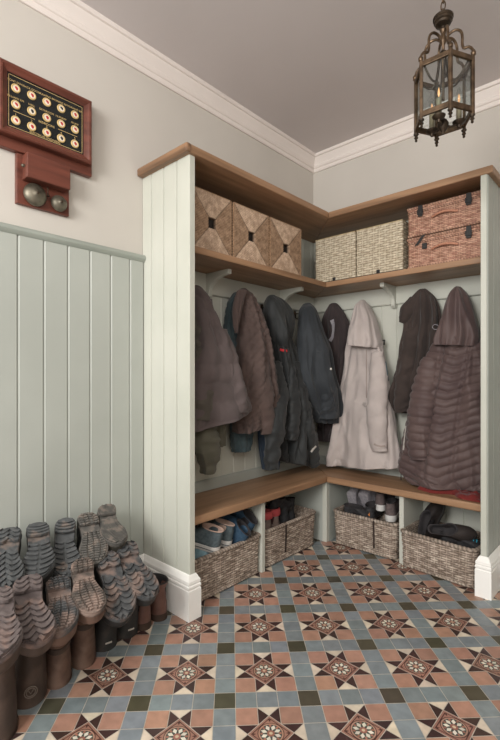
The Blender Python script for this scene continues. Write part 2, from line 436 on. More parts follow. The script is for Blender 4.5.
obj('hammer', MB().tube([(.04, -2.184, 2.065), (.04, -2.184, 2.03), (.04, -2.182, 2.014)], [.002, .002, .007]), BRASSD, eb)
obj('terminal', MB().lathe([(.007, 0), (.007, -.01), (.004, -.014)], (.05, -2.288, 2.115), 12, 'y'), NICKEL, eb)

# ================================================================== LANTERN
LX, LY = 1.438, -1.156
la = thing('hanging_lantern', 'hexagonal aged brass hall lantern with glass panes hanging from chain', 'lantern', (LX, LY, 2.2))
ang0 = YAW-radians(90)   # towards camera
fwd = math.atan2(CY-LY, CX-LX)
Rh = .111; zb, zt = 2.245, 2.466
angs = [fwd+radians(13.5)+k*pi/3 for k in range(6)]
hp = lambda k, z, r=Rh: (LX+r*cos(angs[k % 6]), LY+r*sin(angs[k % 6]), z)
for k in range(6):
    post = MB(); r = .008
    rings = []
    for z in (zb-.012, zt+.006):
        c = hp(k, z); t = angs[k]
        rings.append([(c[0]+d*cos(t+e), c[1]+d*sin(t+e), z) for d, e in ((r*1.3, 0), (r*1.2, 1.4), (r, pi), (r*1.2, -1.4))])
    post.loft(rings)
    po = obj('post', post, BRASS, la, bevel=.002)
    obj('finial', MB().lathe([(.002, -.044), (.006, -.04), (.004, -.033), (.009, -.027), (.005, -.02), (.011, -.013), (.011, -.01)], (hp(k, zb)), 12), BRASSD, po, smooth=True)
    # top leaf
    c = hp(k, zt, Rh+.004); t = angs[k]
    lf = MB().lathe([(.003, .0), (.009, .008), (.01, .016), (.006, .024), (.001, .028)], c, 10)
    obj('leaf', lf, BRASS, po, smooth=True)
    for z, hgt in ((zb, .022), (zt-.018, .02)):
        a = np.array(hp(k, z)); b = np.array(hp(k+1, z)); m_ = (a+b)/2-np.array([LX, LY, z]); m_ /= np.linalg.norm(m_)
        q = MB(); q.prism([a-m_*.005, b-m_*.005, b+m_*.006, a+m_*.006], (0, 0, hgt))
        obj('rail', q, BRASS, la, bevel=.002)
    a = np.array(hp(k, zb+.015)); b = np.array(hp(k+1, zb+.015))
    pn = MB().prism([a, b, b+np.array([0, 0, zt-zb-.03]), a+np.array([0, 0, zt-zb-.03])], tuple((lambda v: v/np.linalg.norm(v)*.002)(np.array([LX, LY, 0])-np.array([(a+b)[0]/2, (a+b)[1]/2, 0]))))
    if 'lantern_glass' not in MATS: MATS['lantern_glass'] = glass_mat('lantern_glass', (244, 248, 248))
    obj('pane', pn, MATS['lantern_glass'], la)
# dome, stem, scrolls
obj('canopy', MB().lathe([(0.0, 0.0), (0.0112, 0.0), (0.0121, 0.0069), (0.0186, 0.0112), (0.0298, 0.0172), (0.0316, 0.0258), (0.0363, 0.0292), (0.0363, 0.0378), (0.04, 0.0413), (0.04, 0.0482), (0.0353, 0.0533), (0.0149, 0.0568), (0.0074, 0.0619), (0.0, 0.0619)], (LX, LY, 2.632), 28), BRASSD, la, smooth=True, angle=30)
obj('stem', MB().lathe([(.006, -.2), (.006, .03), (.012, .04), (.015, .055), (.01, .068), (.008, .08), (.014, .092), (.008, .1), (.0, .1)], (LX, LY, 2.535), 14), BRASS, la, smooth=True)
for k in range(6):
    t = angs[k]
    pts = [(.01, 2.585), (.025, 2.6), (.048, 2.604), (.066, 2.592), (.074, 2.568), (.074, 2.535), (.08, 2.515), (.098, 2.512), (.112, 2.495), (.12, 2.47)]
    sc = catmull(pts, 24)
    obj('scroll_arm', MB().tube([(LX+r*cos(t), LY+r*sin(t), z) for r, z in sc], .0055, 8), BRASS, la, smooth=True)
    pts2 = catmull([(.007, 2.54), (.02, 2.48), (.03, 2.42), (.05, 2.405), (.075, 2.425), (.1, 2.466)], 20)
    obj('inner_scroll', MB().tube([(LX+r*cos(t+pi/3), LY+r*sin(t+pi/3), z) for r, z in pts2], .004, 8), BRASSD, la, smooth=True)
# chain
zc = 2.678; i = 0
while zc < H-.03:
    pts = []
    for k in range(17):
        a = 2*pi*k/16
        u, w = .009*sin(a), .02*cos(a)
        pts.append((LX+(u if i % 2 else 0), LY+(0 if i % 2 else u), zc+.018+w))
    obj('chain_link', MB().tube(pts, .0026, 6, cap=False), BRASS, la, smooth=True); zc += .032; i += 1
obj('ceiling_rose', MB().lathe([(.0, -.03), (.02, -.028), (.045, -.01), (.05, 0), (0, 0)], (LX, LY, H), 24), BRASS, la, smooth=True)
# candle lights on arms below
FLAME = emit_mat('filament', (255, 184, 124), .8)
BULB = glass_mat('bulb_glass', (244, 245, 244))
CANDLE = mat('candle_sleeve', (138, 130, 108), (152, 142, 118), rough=.4, metal=.4)
hub = obj('hub', MB().lathe([(.0, -.05), (.004, -.048), (.006, -.04), (.012, -.034), (.02, -.02), (.022, -.005), (.014, .008), (.006, .016), (.005, .03), (0, .03)], (LX, LY, 2.245), 18), BRASSD, la, smooth=True)
for k in range(3):
    t = fwd+radians(-15+120*k)
    c = (LX+.062*cos(t), LY+.062*sin(t))
    ca = obj('candle_arm', MB().tube([(LX, LY, 2.235), (LX+.03*cos(t), LY+.03*sin(t), 2.225), (c[0], c[1], 2.235)], .005, 8), BRASSD, la, smooth=True)
    obj('drip_pan', MB().lathe([(.0, -.022), (.006, -.02), (.008, -.01), (.024, 0), (.026, .006), (.01, .006), (0, .006)], (c[0], c[1], 2.238), 16), BRASSD, ca, smooth=True)
    obj('candle', MB().lathe([(.011, 0), (.011, .07), (.005, .07)], (c[0], c[1], 2.244), 14), CANDLE, la, smooth=True)
    obj('bulb', MB().lathe([(.007, .0), (.013, .014), (.015, .026), (.012, .044), (.006, .062), (.001, .07)], (c[0], c[1], 2.314), 14), BULB, la, smooth=True)
    obj('filament', MB().lathe([(.002, .008), (.005, .018), (.004, .032), (.001, .044)], (c[0], c[1], 2.314), 8), FLAME, la, smooth=True)

# ================================================================== WOVEN THINGS
def rrect(sx, sy, r, n):
    """rounded rectangle perimeter sampled n times: returns pts, normals, arclength"""
    segs = []; per = 2*(sx-2*r)+2*(sy-2*r)+2*pi*r; out = []
    hx, hy = sx/2-r, sy/2-r
    order = [('l', (-hx, -hy-r), (1, 0), 2*hx), ('c', (hx, -hy), -pi/2, r*pi/2), ('l', (hx+r, -hy), (0, 1), 2*hy), ('c', (hx, hy), 0, r*pi/2),
             ('l', (hx, hy+r), (-1, 0), 2*hx), ('c', (-hx, hy), pi/2, r*pi/2), ('l', (-hx-r, hy), (0, -1), 2*hy), ('c', (-hx, -hy), pi, r*pi/2)]
    for i in range(n):
        s = per*i/n; acc = 0
        for kind, a, b, ln in order:
            if s <= acc+ln+1e-9:
                d = s-acc
                if kind == 'l': p = (a[0]+b[0]*d, a[1]+b[1]*d); nn = (b[1], -b[0])
                else: t = b+d/r; p = (a[0]+r*cos(t), a[1]+r*sin(t)); nn = (cos(t), sin(t))
                out.append((p[0], p[1], nn[0], nn[1], s)); break
            acc += ln
    return out, per
def weave(mb, sx, sy, h, r=.03, stake=.028, strand=.011, amp=.006, pal=((150, 132, 116), (178, 160, 142), (124, 106, 92)), gap=(60, 48, 40), flare=0, z0=0, hcut=1, wob=0, per_stake=6, per_strand=4, seed=0, sag=0):
    rnd = random.Random(seed)
    n0, per = rrect(sx, sy, r, 8)
    nst = max(4, 2*int(round(per/stake/2))); n = nst*per_stake
    pts, per = rrect(sx, sy, r, n)
    nr = int(round(h/strand)); m = nr*per_strand+1
    cols = [[rnd.choice(pal) for _ in range(nst)] for _ in range(nr+1)]
    vs = []; cs = []
    for j in range(m):
        zz = j/per_strand; ri = min(int(zz), nr-1); fr = zz-ri
        prof = max(0, 1-(2*fr-1)**2)**.5
        k_fl = 1+flare*(j/(m-1))
        for (x, y, nx, ny, s) in pts:
            k = s/per*nst; over = .5+.5*cos(pi*(k+ri))
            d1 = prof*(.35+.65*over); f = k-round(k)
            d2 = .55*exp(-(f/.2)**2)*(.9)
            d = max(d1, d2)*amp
            if wob: d += wob*noise.noise((x*9, y*9, zz*strand*9+seed))
            c = cols[ri][int(k+.5) % nst]
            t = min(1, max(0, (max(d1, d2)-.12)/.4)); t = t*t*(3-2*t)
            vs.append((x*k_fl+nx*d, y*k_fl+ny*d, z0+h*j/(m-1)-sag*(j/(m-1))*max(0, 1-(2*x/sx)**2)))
            cs.append(tuple(g_+(c_-g_)*t for g_, c_ in zip(gap, c)))  # shade between the strands is painted into the vertex colour by depth
    fs = [(j*n+i, j*n+(i+1) % n, (j+1)*n+(i+1) % n, (j+1)*n+i) for j in range(m-1) for i in range(n)]
    mb.add(vs, fs, cs)
    return pts
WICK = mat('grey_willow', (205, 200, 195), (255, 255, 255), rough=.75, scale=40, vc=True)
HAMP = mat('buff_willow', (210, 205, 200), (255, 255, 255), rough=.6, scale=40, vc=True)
def rim_tube(pts, k, z, rad, pal, turns=60, amp=.25, sag=0, sx=1):
    """braided border round a basket"""
    mb = MB(); n = len(pts); m = 10; vs = []; cs = []; rnd = random.Random(3)
    tint = [rnd.choice(pal) for _ in range(turns+1)]
    for i, (x, y, nx, ny, s) in enumerate(pts):
        for q in range(m):
            a = 2*pi*q/m; u = i/n*turns+q/m
            rr = rad*(1+amp*abs(sin(pi*u)))
            vs.append((x*k+nx*(rr*cos(a)), y*k+ny*(rr*cos(a)), z+rr*.85*sin(a)-sag*max(0, 1-(2*x/sx)**2)))
            c = tint[int(u) % turns]; t = .55+.45*abs(sin(pi*u)); cs.append(tuple(v*t for v in c))
    fs = [(i*m+q, ((i+1) % n)*m+q, ((i+1) % n)*m+(q+1) % m, i*m+(q+1) % m) for i in range(n) for q in range(m)]
    mb.add(vs, fs, cs); return mb
def basket(label, c, rz, sx, sy, h, seed, strap=None, flare=.05):
    pal = ((178, 163, 149), (204, 190, 175), (156, 141, 128), (190, 174, 160))
    t = thing('wicker_basket', label, 'basket', (c[0], c[1], 0), 'willow shoe baskets under the bench')
    t.rotation_euler = (0, 0, rz)
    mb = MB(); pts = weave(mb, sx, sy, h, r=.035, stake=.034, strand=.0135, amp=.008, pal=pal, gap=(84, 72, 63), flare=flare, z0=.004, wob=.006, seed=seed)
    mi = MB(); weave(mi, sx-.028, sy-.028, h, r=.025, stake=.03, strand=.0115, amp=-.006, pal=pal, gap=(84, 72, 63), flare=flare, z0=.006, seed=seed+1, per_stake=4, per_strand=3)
    obj('woven_wall', mb, WICK, t, smooth=True, angle=180, local=True, recalc=False)
    obj('inner_wall', mi, WICK, t, smooth=True, angle=180, local=True, recalc=False)
    obj('basket_floor', MB().box((-sx/2+.015, -sy/2+.015, .004), (sx/2-.015, sy/2-.015, .016), (120, 104, 92)), WICK, t, local=True)
    obj('rim', rim_tube(pts, 1+flare, h+.004, .0115, pal, turns=int(sx*150)), WICK, t, smooth=True, angle=180, local=True)
    obj('foot_border', rim_tube(pts, 1, .012, .008, pal, turns=int(sx*150)), WICK, t, smooth=True, angle=180, local=True)
    if strap is not None:
        s = MB(); k = 1+flare
        s.loft([[(strap-.006, y, z), (strap+.006, y, z), (strap+.006, y+.004, z), (strap-.006, y+.004, z)] for y, z in ((-sy/2*1.0-.014, .05), (-sy/2*(1+flare*.6)-.014, h*.6), (-sy/2*k-.014, h+.004), (-sy/2*k+.0, h+.02), (-sy/2*k+.02, h-.02))])
        obj('strap', s, mat('dark_leather', (48, 38, 34), (60, 48, 42), rough=.6), t, local=True, label='dark narrow leather strap')
    return t
# local front is -y; baskets on the left run are turned so that the front faces +x
basket('grey willow basket of grey trainers and blue shoes, nearest the left end panel', (.185, -1.325), radians(90), .56, .27, .225, 11)
basket('grey willow basket holding red-topped boots, left run beside the corner', (.18, -.70), radians(90), .52, .26, .225, 12, strap=-.085)
basket('grey willow basket heaped with grey and black trainers, right run beside the corner', (.625, -.185), 0, .44, .27, .225, 13, strap=.085)
basket('grey willow basket with dark shoes, against the right end panel', (1.14, -.225), radians(-5), .425, .30, .215, 14)

# seagrass cubes
def seagrass(label, cy, w, first=None):
    d, h = .275, .325
    t = thing('seagrass_box', label, 'storage box', (.165, cy, 1.8636), 'seagrass cubes on the left shelf')
    rnd = random.Random(int(cy*1000))
    mb = MB()
    def face(P, nrm, nu, nv, hole):
        vs = []; cs = []
        for j in range(nv+1):
            for i in range(nu+1):
                a, b = i/nu*2-1, j/nv*2-1
                vert = abs(b) > abs(a)      # top/bottom wedges: strands run the other way
                s = (a if vert else b); q = (b if vert else a)
                ph = (s*(w if vert else h)/2)/.0085; tw = q*(h if vert else w)/2/.014
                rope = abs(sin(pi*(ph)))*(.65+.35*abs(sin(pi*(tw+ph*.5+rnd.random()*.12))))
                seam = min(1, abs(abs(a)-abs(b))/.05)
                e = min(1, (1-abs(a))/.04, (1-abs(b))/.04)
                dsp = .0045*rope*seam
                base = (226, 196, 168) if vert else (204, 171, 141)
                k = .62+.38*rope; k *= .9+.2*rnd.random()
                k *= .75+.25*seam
                if hole and abs(a) < .19 and abs(b) < .17: dsp = -.02; base = (34, 28, 24); k = 1
                p = P(a, b); vs.append((p[0]+nrm[0]*dsp, p[1]+nrm[1]*dsp, p[2]+nrm[2]*dsp)); cs.append(tuple(c*k for c in base))
        n = nu+1
        mb.add(vs, [(j*n+i, j*n+i+1, (j+1)*n+i+1, (j+1)*n+i) for j in range(nv) for i in range(nu)], cs)
    face(lambda a, b: (d/2, a*w/2, h/2+b*h/2), (1, 0, 0), 120, 120, True)
    face(lambda a, b: (-a*d/2, w/2, h/2+b*h/2), (0, 1, 0), 60, 60, False)
    face(lambda a, b: (a*d/2, -w/2, h/2+b*h/2), (0, -1, 0), 60, 60, False)
    face(lambda a, b: (-d/2, -a*w/2, h/2+b*h/2), (-1, 0, 0), 12, 12, False)
    mb.add([(-d/2, -w/2, h), (d/2, -w/2, h), (d/2, w/2, h), (-d/2, w/2, h)], [(0, 1, 2, 3)], (150, 122, 96))
    mb.add([(-d/2, -w/2, .002), (d/2, -w/2, .002), (d/2, w/2, .002), (-d/2, w/2, .002)], [(3, 2, 1, 0)], (150, 122, 96))
    obj('woven_body', mb, HAMP, t, smooth=True, angle=60, local=True, recalc=False)
    for p, q in [((sx*d/2, sy*w/2, .004), (sx*d/2, sy*w/2, h)) for sx in (-1, 1) for sy in (-1, 1)]+[((d/2, -w/2, z), (d/2, w/2, z)) for z in (.004, h)]:
        obj('edge_binding', MB().tube([p, q], .004, 6), mat('seagrass_edge', (120, 92, 68), (168, 136, 106), rough=.8, scale=90), t, local=True)
    return t
seagrass('brown seagrass storage cube with square handle hole, nearest the left end panel', -1.41, .29)
seagrass('brown seagrass storage cube with square handle hole, middle of the three', -1.09, .305)
seagrass('brown seagrass storage cube with square handle hole, nearest the corner', -.755, .325)

# cream woven boxes
def creambox(label, cx, w):
    t = thing('woven_storage_box', label, 'storage box', (cx, -.175, 1.8636), 'cream woven boxes on the right shelf')
    pal = ((216, 205, 182), (220, 210, 187), (212, 200, 176))
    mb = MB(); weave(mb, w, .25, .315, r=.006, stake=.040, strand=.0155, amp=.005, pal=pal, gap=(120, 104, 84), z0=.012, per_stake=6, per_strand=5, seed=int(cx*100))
    obj('woven_body', mb, HAMP, t, smooth=True, angle=180, local=True, recalc=False)
    obj('lid', MB().box((-w/2-.002, -.127, .326), (w/2+.002, .127, .332), (196, 178, 140)), HAMP, t, local=True)
    obj('base_tray', MB().box((-w/2-.003, -.129, 0), (w/2+.003, .128, .012)), DARK, t, local=True, label='dark base strip')
    obj('catch', MB().box((-.012, -.136, .004), (.012, -.128, .034)), DARK, t, local=True, bevel=.003)
    return t
creambox('cream woven storage box on the right shelf, beside the corner', .388, .325)
creambox('cream woven storage box on the right shelf, next to the wicker hampers', .727, .325)

# wicker hampers
def hamper(label, loc, h, loose):
    sx, sy = .452, .28
    t = thing('wicker_hamper', label, 'hamper', loc, 'reddish willow hampers on the right shelf')
    pal = ((196, 152, 130), (212, 170, 146), (178, 132, 112), (204, 160, 136))
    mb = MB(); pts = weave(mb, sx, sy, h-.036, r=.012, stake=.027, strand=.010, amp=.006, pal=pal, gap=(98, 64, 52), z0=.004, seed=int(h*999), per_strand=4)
    obj('woven_body', mb, HAMP, t, smooth=True, angle=180, local=True, recalc=False)
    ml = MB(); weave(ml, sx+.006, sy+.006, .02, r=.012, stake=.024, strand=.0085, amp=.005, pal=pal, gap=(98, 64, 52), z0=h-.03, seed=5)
    ml.box((-sx/2, -sy/2, h-.014), (sx/2, sy/2, h-.004), (184, 134, 108))
    ld = obj('lid', ml, HAMP, t, smooth=True, angle=40, local=True)
    obj('lid_border', rim_tube(pts, 1.02, h-.009, .008, pal, turns=90), HAMP, ld, smooth=True, angle=180, local=True)
    obj('body_border', rim_tube(pts, 1.01, h-.036, .006, pal, turns=90), HAMP, t, smooth=True, angle=180, local=True)
    obj('foot_border', rim_tube(pts, 1.0, .01, .008, pal, turns=90), HAMP, t, smooth=True, angle=180, local=True)
    for u in (-.145, .135):
        s = MB(); y = -sy/2-.013
        if loose and u < 0:
            s.loft([[(u-.013+dx, y, z), (u+.013+dx, y, z+.006), (u+.013+dx, y-.004, z+.006), (u-.013+dx, y-.004, z)] for dx, z in ((.02, h-.002), (.0, h-.03), (-.025, h-.06))])
        else: s.box((u-.014, y-.004, h-.072), (u+.014, y+.002, h-.002))
        st = obj('strap', s, DARK, t, local=True, bevel=.0015)
        if loose and u < 0:
            q = MB().box((u+.012, y-.004, h-.085), (u+.04, y+.002, h-.05)); obj('strap', q, DARK, t, local=True)
        else: obj('buckle', MB().box((u-.018, y-.009, h-.06), (u+.018, y-.003, h-.045)).box((u-.018, y-.009, h-.045), (u-.012, y-.003, h-.03)).box((u+.012, y-.009, h-.045), (u+.018, y-.003, h-.03)), DARK, st, local=True, bevel=.001)
    hd = [( -.075+.15*i/12, -sy/2-.012-.018*sin(pi*i/12), h*.52+.012*sin(pi*i/12)) for i in range(13)]
    obj('handle', MB().tube(hd, .007, 8), mat('willow_handle', (160, 108, 86), (196, 142, 116), rough=.6, scale=120), t, smooth=True, local=True)
    return t
hamper('reddish wicker hamper with dark straps, lower of the stacked pair', (1.158, -.165, 1.8636), .196, True)
hamper('reddish wicker hamper with dark straps, upper of the stacked pair', (1.158, -.165, 2.0606), .19, False)

# ================================================================== FOOTWEAR
def foot_hw(s, wid):
    """half width of a foot outline at s = 0 (heel) .. 1 (toe)"""
    base = np.interp(s, [0, .12, .28, .45, .68, .85, 1], [.36, .37, .335, .335, .5, .475, .40])*wid
    if s < .13: base *= sqrt(max(0, 1-((.13-s)/.13)**2))
    if s > .74: base *= max(0, 1-((s-.74)/.26)**2.4)**.5
    return base
def foot_cy(s, wid, side): return side*wid*(.06*sin(pi*min(1, s*1.1))-.10*max(0, s-.6))
def ring_pts(L, wid, h, xb, xf, wk, bl, ew, side, n=40):
    """bl 0 = foot outline, 1 = ellipse of half width ew"""
    out = []
    for k in range(n):
        t = 2*pi*k/n
        s = .5-.5*cos(t); sg = 1 if t < pi else -1
        x = xb+(xf-xb)*s
        yf = sg*foot_hw(s, wid)*wk+foot_cy(s, wid, side)
        ye = ew*sin(t)
        out.append((x, (1-bl)*yf+bl*ye, h))
    return out
def upper_rings(L, wid, keys, side, nrows, droop=0, lean=0):
    rows = catmull(keys, nrows); rings = []
    for (h, xb, xf, wk, bl, ew) in rows:
        rg = ring_pts(L, wid, h, xb*L, xf*L, wk, min(1, max(0, bl)), ew, side)
        rings.append(rg)
    return rings
TREADS = {}
def tread_polys(style, L, wid, side):
    """closed 2-D lug outlines lying inside the sole outline"""
    P = []
    def clipw(x, y):
        s = min(.995, max(.005, x/L)); hw = foot_hw(s, wid)*.93; c = foot_cy(s, wid, side); return max(c-hw, min(c+hw, y))
    def bar(pts, w):
        n = len(pts); A = []; B = []
        for i, p in enumerate(pts):
            a = np.array(pts[max(0, i-1)]); b = np.array(pts[min(n-1, i+1)]); t = (b-a)/(np.linalg.norm(b-a)+1e-9); nn = np.array([-t[1], t[0]])
            A.append(np.array(p)+nn*w/2); B.append(np.array(p)-nn*w/2)
        pl = [(x, clipw(x, y)) for x, y in A+B[::-1]]
        P.append(pl)
    def curve(x0, y0, x1, y1, bow, n=5):
        return [(x0+(x1-x0)*k/n+bow*sin(pi*k/n), y0+(y1-y0)*k/n) for k in range(n+1)]
    if style == 'chevron':
        for x in np.arange(.40, .96, .085):
            for sg in (-1, 1): bar(curve(x*L+.012, sg*.006+foot_cy(x, wid, side), x*L-.014, sg*wid*.5, .006), .010)
        for x in (.05, .11, .17, .23): bar(curve(x*L, -.05, x*L, .05, .012), .010)
    elif style == 'curl':
        for x in np.arange(.40, .93, .088):
            for sg in (-1, 1):
                c = foot_cy(x, wid, side)
                pts = [(x*L+.030*sin(pi*min(1, q*1.15))*(1-.25*q)-.012*q, c+sg*(.004+(wid*.5-.004)*q)) for q in np.linspace(0, 1, 8)]
                bar(pts, .0125)
        for x in (.02, .10, .18):
            for sg in (-1, 1): bar([(x*L+.022*sin(pi*q)+.004, sg*(.003+.05*q)) for q in np.linspace(0, 1, 6)], .0125)
    elif style == 'bar':
        for x in np.arange(.05, .26, .055): bar([(x*L, -.05), (x*L, 0), (x*L, .05)], .008)
        for x in np.arange(.42, .95, .06): bar(curve(x*L, -.06, x*L, .06, .014, 6), .009)
    elif style == 'block':
        for x in list(np.arange(.04, .27, .05))+list(np.arange(.40, .95, .045)):
            hw = foot_hw(x, wid)*.9; c = foot_cy(x, wid, side)
            for k in range(4):
                a = c-hw+2*hw*k/4; bar([(x*L+(k % 2)*.004, a+.003), (x*L+((k+1) % 2)*.004, a+hw/2-.003)], .009)
    elif style == 'fine':
        for x in np.arange(.03, .97, .032):
            if .29 < x < .37: continue
            hw = foot_hw(x, wid)*.92; c = foot_cy(x, wid, side)
            bar([(x*L, c-hw), (x*L+.004, c-hw*.5), (x*L-.003, c), (x*L+.004, c+hw*.5), (x*L, c+hw)], .0055)
    return P
def sole_mesh(L, wid, side, thick, style, lug=.0085, heel=.014, over=1.04):
    mb = MB(); n = 48
    outl = ring_pts(L, wid*over, 0, -.008*L, 1.008*L, 1, 0, 0, side, n)
    def rise(x): return 0
    r0 = [(x*.985+.002, y*.95, -thick) for x, y, _ in outl]; r1 = [(x, y, -thick+.005) for x, y, _ in outl]; r2 = [(x, y, .0) for x, y, _ in outl]; r3 = [(x*.98+.003, y*.93, .006) for x, y, _ in outl]
    mb.loft([r0, r1, r2, r3])
    # raised heel block
    hl = [(x, y) for x, y, _ in outl if x < .30*L]
    hp_ = [p for p in hl if p[1] >= 0]; hm = [p for p in hl if p[1] < 0]
    pl = sorted(hm, key=lambda p: -p[0])+sorted(hp_, key=lambda p: p[0])
    mb.prism([(x, y*.97, -thick-heel) for x, y in pl], (0, 0, heel+.004))
    fp = [(x, y) for x, y, _ in outl if x > .38*L]
    a = sorted([p for p in fp if p[1] >= 0], key=lambda p: p[0]); b = sorted([p for p in fp if p[1] < 0], key=lambda p: -p[0])
    mb.prism([(x*.99+.003, y*.95, -thick-.004) for x, y in a+b], (0, 0, .008))
    for pl in tread_polys(style, L, wid, side):
        zc = -thick-(heel if np.mean([p[0] for p in pl]) < .30*L else .004)
        if np.mean([p[0] for p in pl]) < .31*L: pl = [(min(x, .295*L), y) for x, y in pl]
        mb.prism([(x, y, zc-lug) for x, y in pl], (0, 0, lug+.002))
    return mb
def xform(mb, M):
    mb.v = [tuple(M @ Vector(p)) for p in mb.v]; return mb
def bendpts(mb, L, droop, px=.22, h0=.03, h1=.17):
    """flex the ankle: rotate the low part of the boot about the ankle by droop"""
    ox, oz = px*L, .09; out = []
    for x, y, z in mb.v:
        t = min(1, max(0, (z-h0)/(h1-h0))); t = 1-t*t*(3-2*t); a = -droop*t
        dx, dz = x-ox, z-oz
        out.append((ox+dx*cos(a)-dz*sin(a), y, oz+dx*sin(a)+dz*cos(a)))
    mb.v = out; return mb
def mudmat(name, c, c2, mud, amt, s3=16):
    return mat(name, c, c2, rough=.75, scale=30, bump=.25, bscale=120, c3=mud, s3=s3, l3=.62-amt, h3=.7-amt*.6)
RUB = {'green': mat('olive_rubber', (58, 56, 50), (76, 72, 64), rough=.6, scale=10, c3=(98, 84, 74), s3=9, l3=.5, h3=.75),
       'brown': mat('brown_rubber', (66, 54, 48), (84, 70, 62), rough=.6, scale=10, c3=(104, 86, 76), s3=9, l3=.5, h3=.75),
       'black': mat('black_rubber', (40, 40, 40), (56, 55, 53), rough=.55, scale=10, c3=(86, 76, 70), s3=9, l3=.55, h3=.8),
       'leather': mat('brown_boot_leather', (88, 68, 58), (114, 90, 78), rough=.6, scale=14, c3=(136, 112, 98), s3=10, l3=.5, h3=.75)}
SOLES = {'charcoal': mudmat('charcoal_sole', (62, 64, 65), (82, 84, 85), (118, 106, 98), .06),
         'muddy': mudmat('muddy_sole', (60, 62, 64), (84, 85, 86), (126, 109, 101), .16),
         'caked': mudmat('caked_sole', (76, 70, 66), (104, 94, 87), (140, 121, 111), .16),
         'mauve': mudmat('mauve_sole', (86, 77, 76), (108, 98, 96), (126, 106, 98), .1),
         'grey': mudmat('grey_sole', (80, 78, 75), (100, 97, 92), (122, 112, 104), .1, 30)}
EMB = mat('rubber_emblem', (120, 108, 98), rough=.6); WHM = mat('white_mark', (196, 190, 180), rough=.6)
def welly(label, heel_px, toe_px, hx, L, wid, zbot, style, rub, sole, side, shaft_w=.066, mark=None, extra=None):
    """rubber boot stored upside down: sole up, toe hanging towards the room, shaft straight down"""
    A = at(heel_px[0], heel_px[1], 'x', hx); d = ray(*toe_px); d = d/np.linalg.norm(d)
    # point of the toe ray at distance L from the heel, nearer root (towards the room)
    oc = OC-A; b = d@oc; c = oc@oc-L*L; disc = b*b-c
    t = -b-(sqrt(disc) if disc > 0 else 0); T = OC+d*t
    v = T-A; az = math.atan2(v[1], v[0]); dr = math.asin(max(-1, min(1, -v[2]/np.linalg.norm(v))))
    lean = min(radians(10), dr*.25); droop = dr-lean
    sh = (A[2]-zbot-.03)
    W_ = shaft_w
    keys = [(.0, .0, 1.0, 1.0, 0, .04), (.022, -.005, 1.0, 1.03, 0, .04), (.045, .0, .985, 1.02, 0, .04), (.066, .0, .90, .97, .06, .044), (.085, .005, .76, .92, .25, .046), (.105, .01, .62, .9, .55, .047),
            (.13, .01, .53, .9, .85, .047), (.17, .0, .49, .9, 1, .048), (.22, -.02, .49, 1, 1, W_*.86), (sh*.8, -.045, .50, 1, 1, W_*.97), (sh-.012, -.05, .51, 1, 1, W_), (sh, -.055, .515, 1, 1, W_*1.04)]
    up = MB(); rg = upper_rings(L, wid*.95, keys, side, 44)
    last = rg[-1]; cx = sum(p[0] for p in last)/len(last)
    inner = [[(cx+(x-cx)*.93, y*.93, z-q) for x, y, z in last] for q in (.0, .06)]
    up.loft(rg+inner, True, True)
    sm = sole_mesh(L, wid, side, .014, style)
    band = MB(); band.loft([[(p[0]+(p[0]-cx)*.03, p[1]*1.04, p[2]+dz) for p in upper_rings(L, wid*.95, keys, side, 44)[-3]] for dz in (-.01, .012)], False, False)
    # boot frame -> inverted world frame
    f = np.array([cos(az), sin(az), 0]); dn = np.array([0, 0, -1.0])
    c_, s_ = cos(lean), sin(lean)
    X = Vector(f*c_+dn*s_); Z = Vector(dn*c_-f*s_); Y = Z.cross(X)
    for mb in (up, sm): bendpts(mb, L, -droop)
    # keep the heel where it is measured
    h0 = MB().add([(0, 0, -.02)], []); bendpts(h0, L, -droop); hv = Vector(h0.v[0])
    M = Matrix((X, Y, Z)).transposed().to_4x4(); M.translation = Vector(A)-M.to_3x3() @ hv
    for mb in (up, sm, band): xform(mb, M)
    mz = min(p[2] for p in up.v)
    base = M @ Vector((cx, 0, sh))
    t_ = thing('wellington_boot', label, 'boot', (base.x, base.y, mz), 'upturned boots on the boot rack')
    u = obj('boot_upper', up, rub, t_, smooth=True, angle=180)
    obj('outsole', sm, sole, t_, smooth=True, angle=30)
    obj('top_band', band, rub, u, smooth=True, angle=60)
    if mark is not None:
        # emblem on the front of the shaft near the opening
        hz = sh-.075; xf_ = .51*L+.003
        mm = MB()
        if mark == 'strap':
            rr = upper_rings(L, wid*.95, keys, side, 44); k0 = min(range(44), key=lambda q: abs(rr[q][0][2]-.20))
            for kk in (k0,):
                g = rr[kk]; gx = sum(p[0] for p in g)/len(g)
                mm.loft([[(gx+(x-gx)*f, y*f, z+dz) for x, y, z in g] for f, dz in ((1.01, -.012), (1.05, -.01), (1.05, .01), (1.01, .012))], False, False)
        elif mark == 'round':
            for r in (.021, .015):
                mm.tube([(xf_+.0, r*cos(2*pi*k/20), hz+r*sin(2*pi*k/20)) for k in range(21)], .0018, 6)
            mm.tube([(xf_, -.008, hz-.008), (xf_, .0, hz+.006), (xf_, .008, hz-.008)], .0018, 6)
        else:
            mm.box((xf_-.002, -.014, hz+.01), (xf_+.001, .014, hz+.016))
        xform(mm, M); obj('strap' if mark == 'strap' else 'emblem', mm, EMB if mark == 'round' else RUB['brown'] if mark == 'strap' else WHM, u)
    return t_
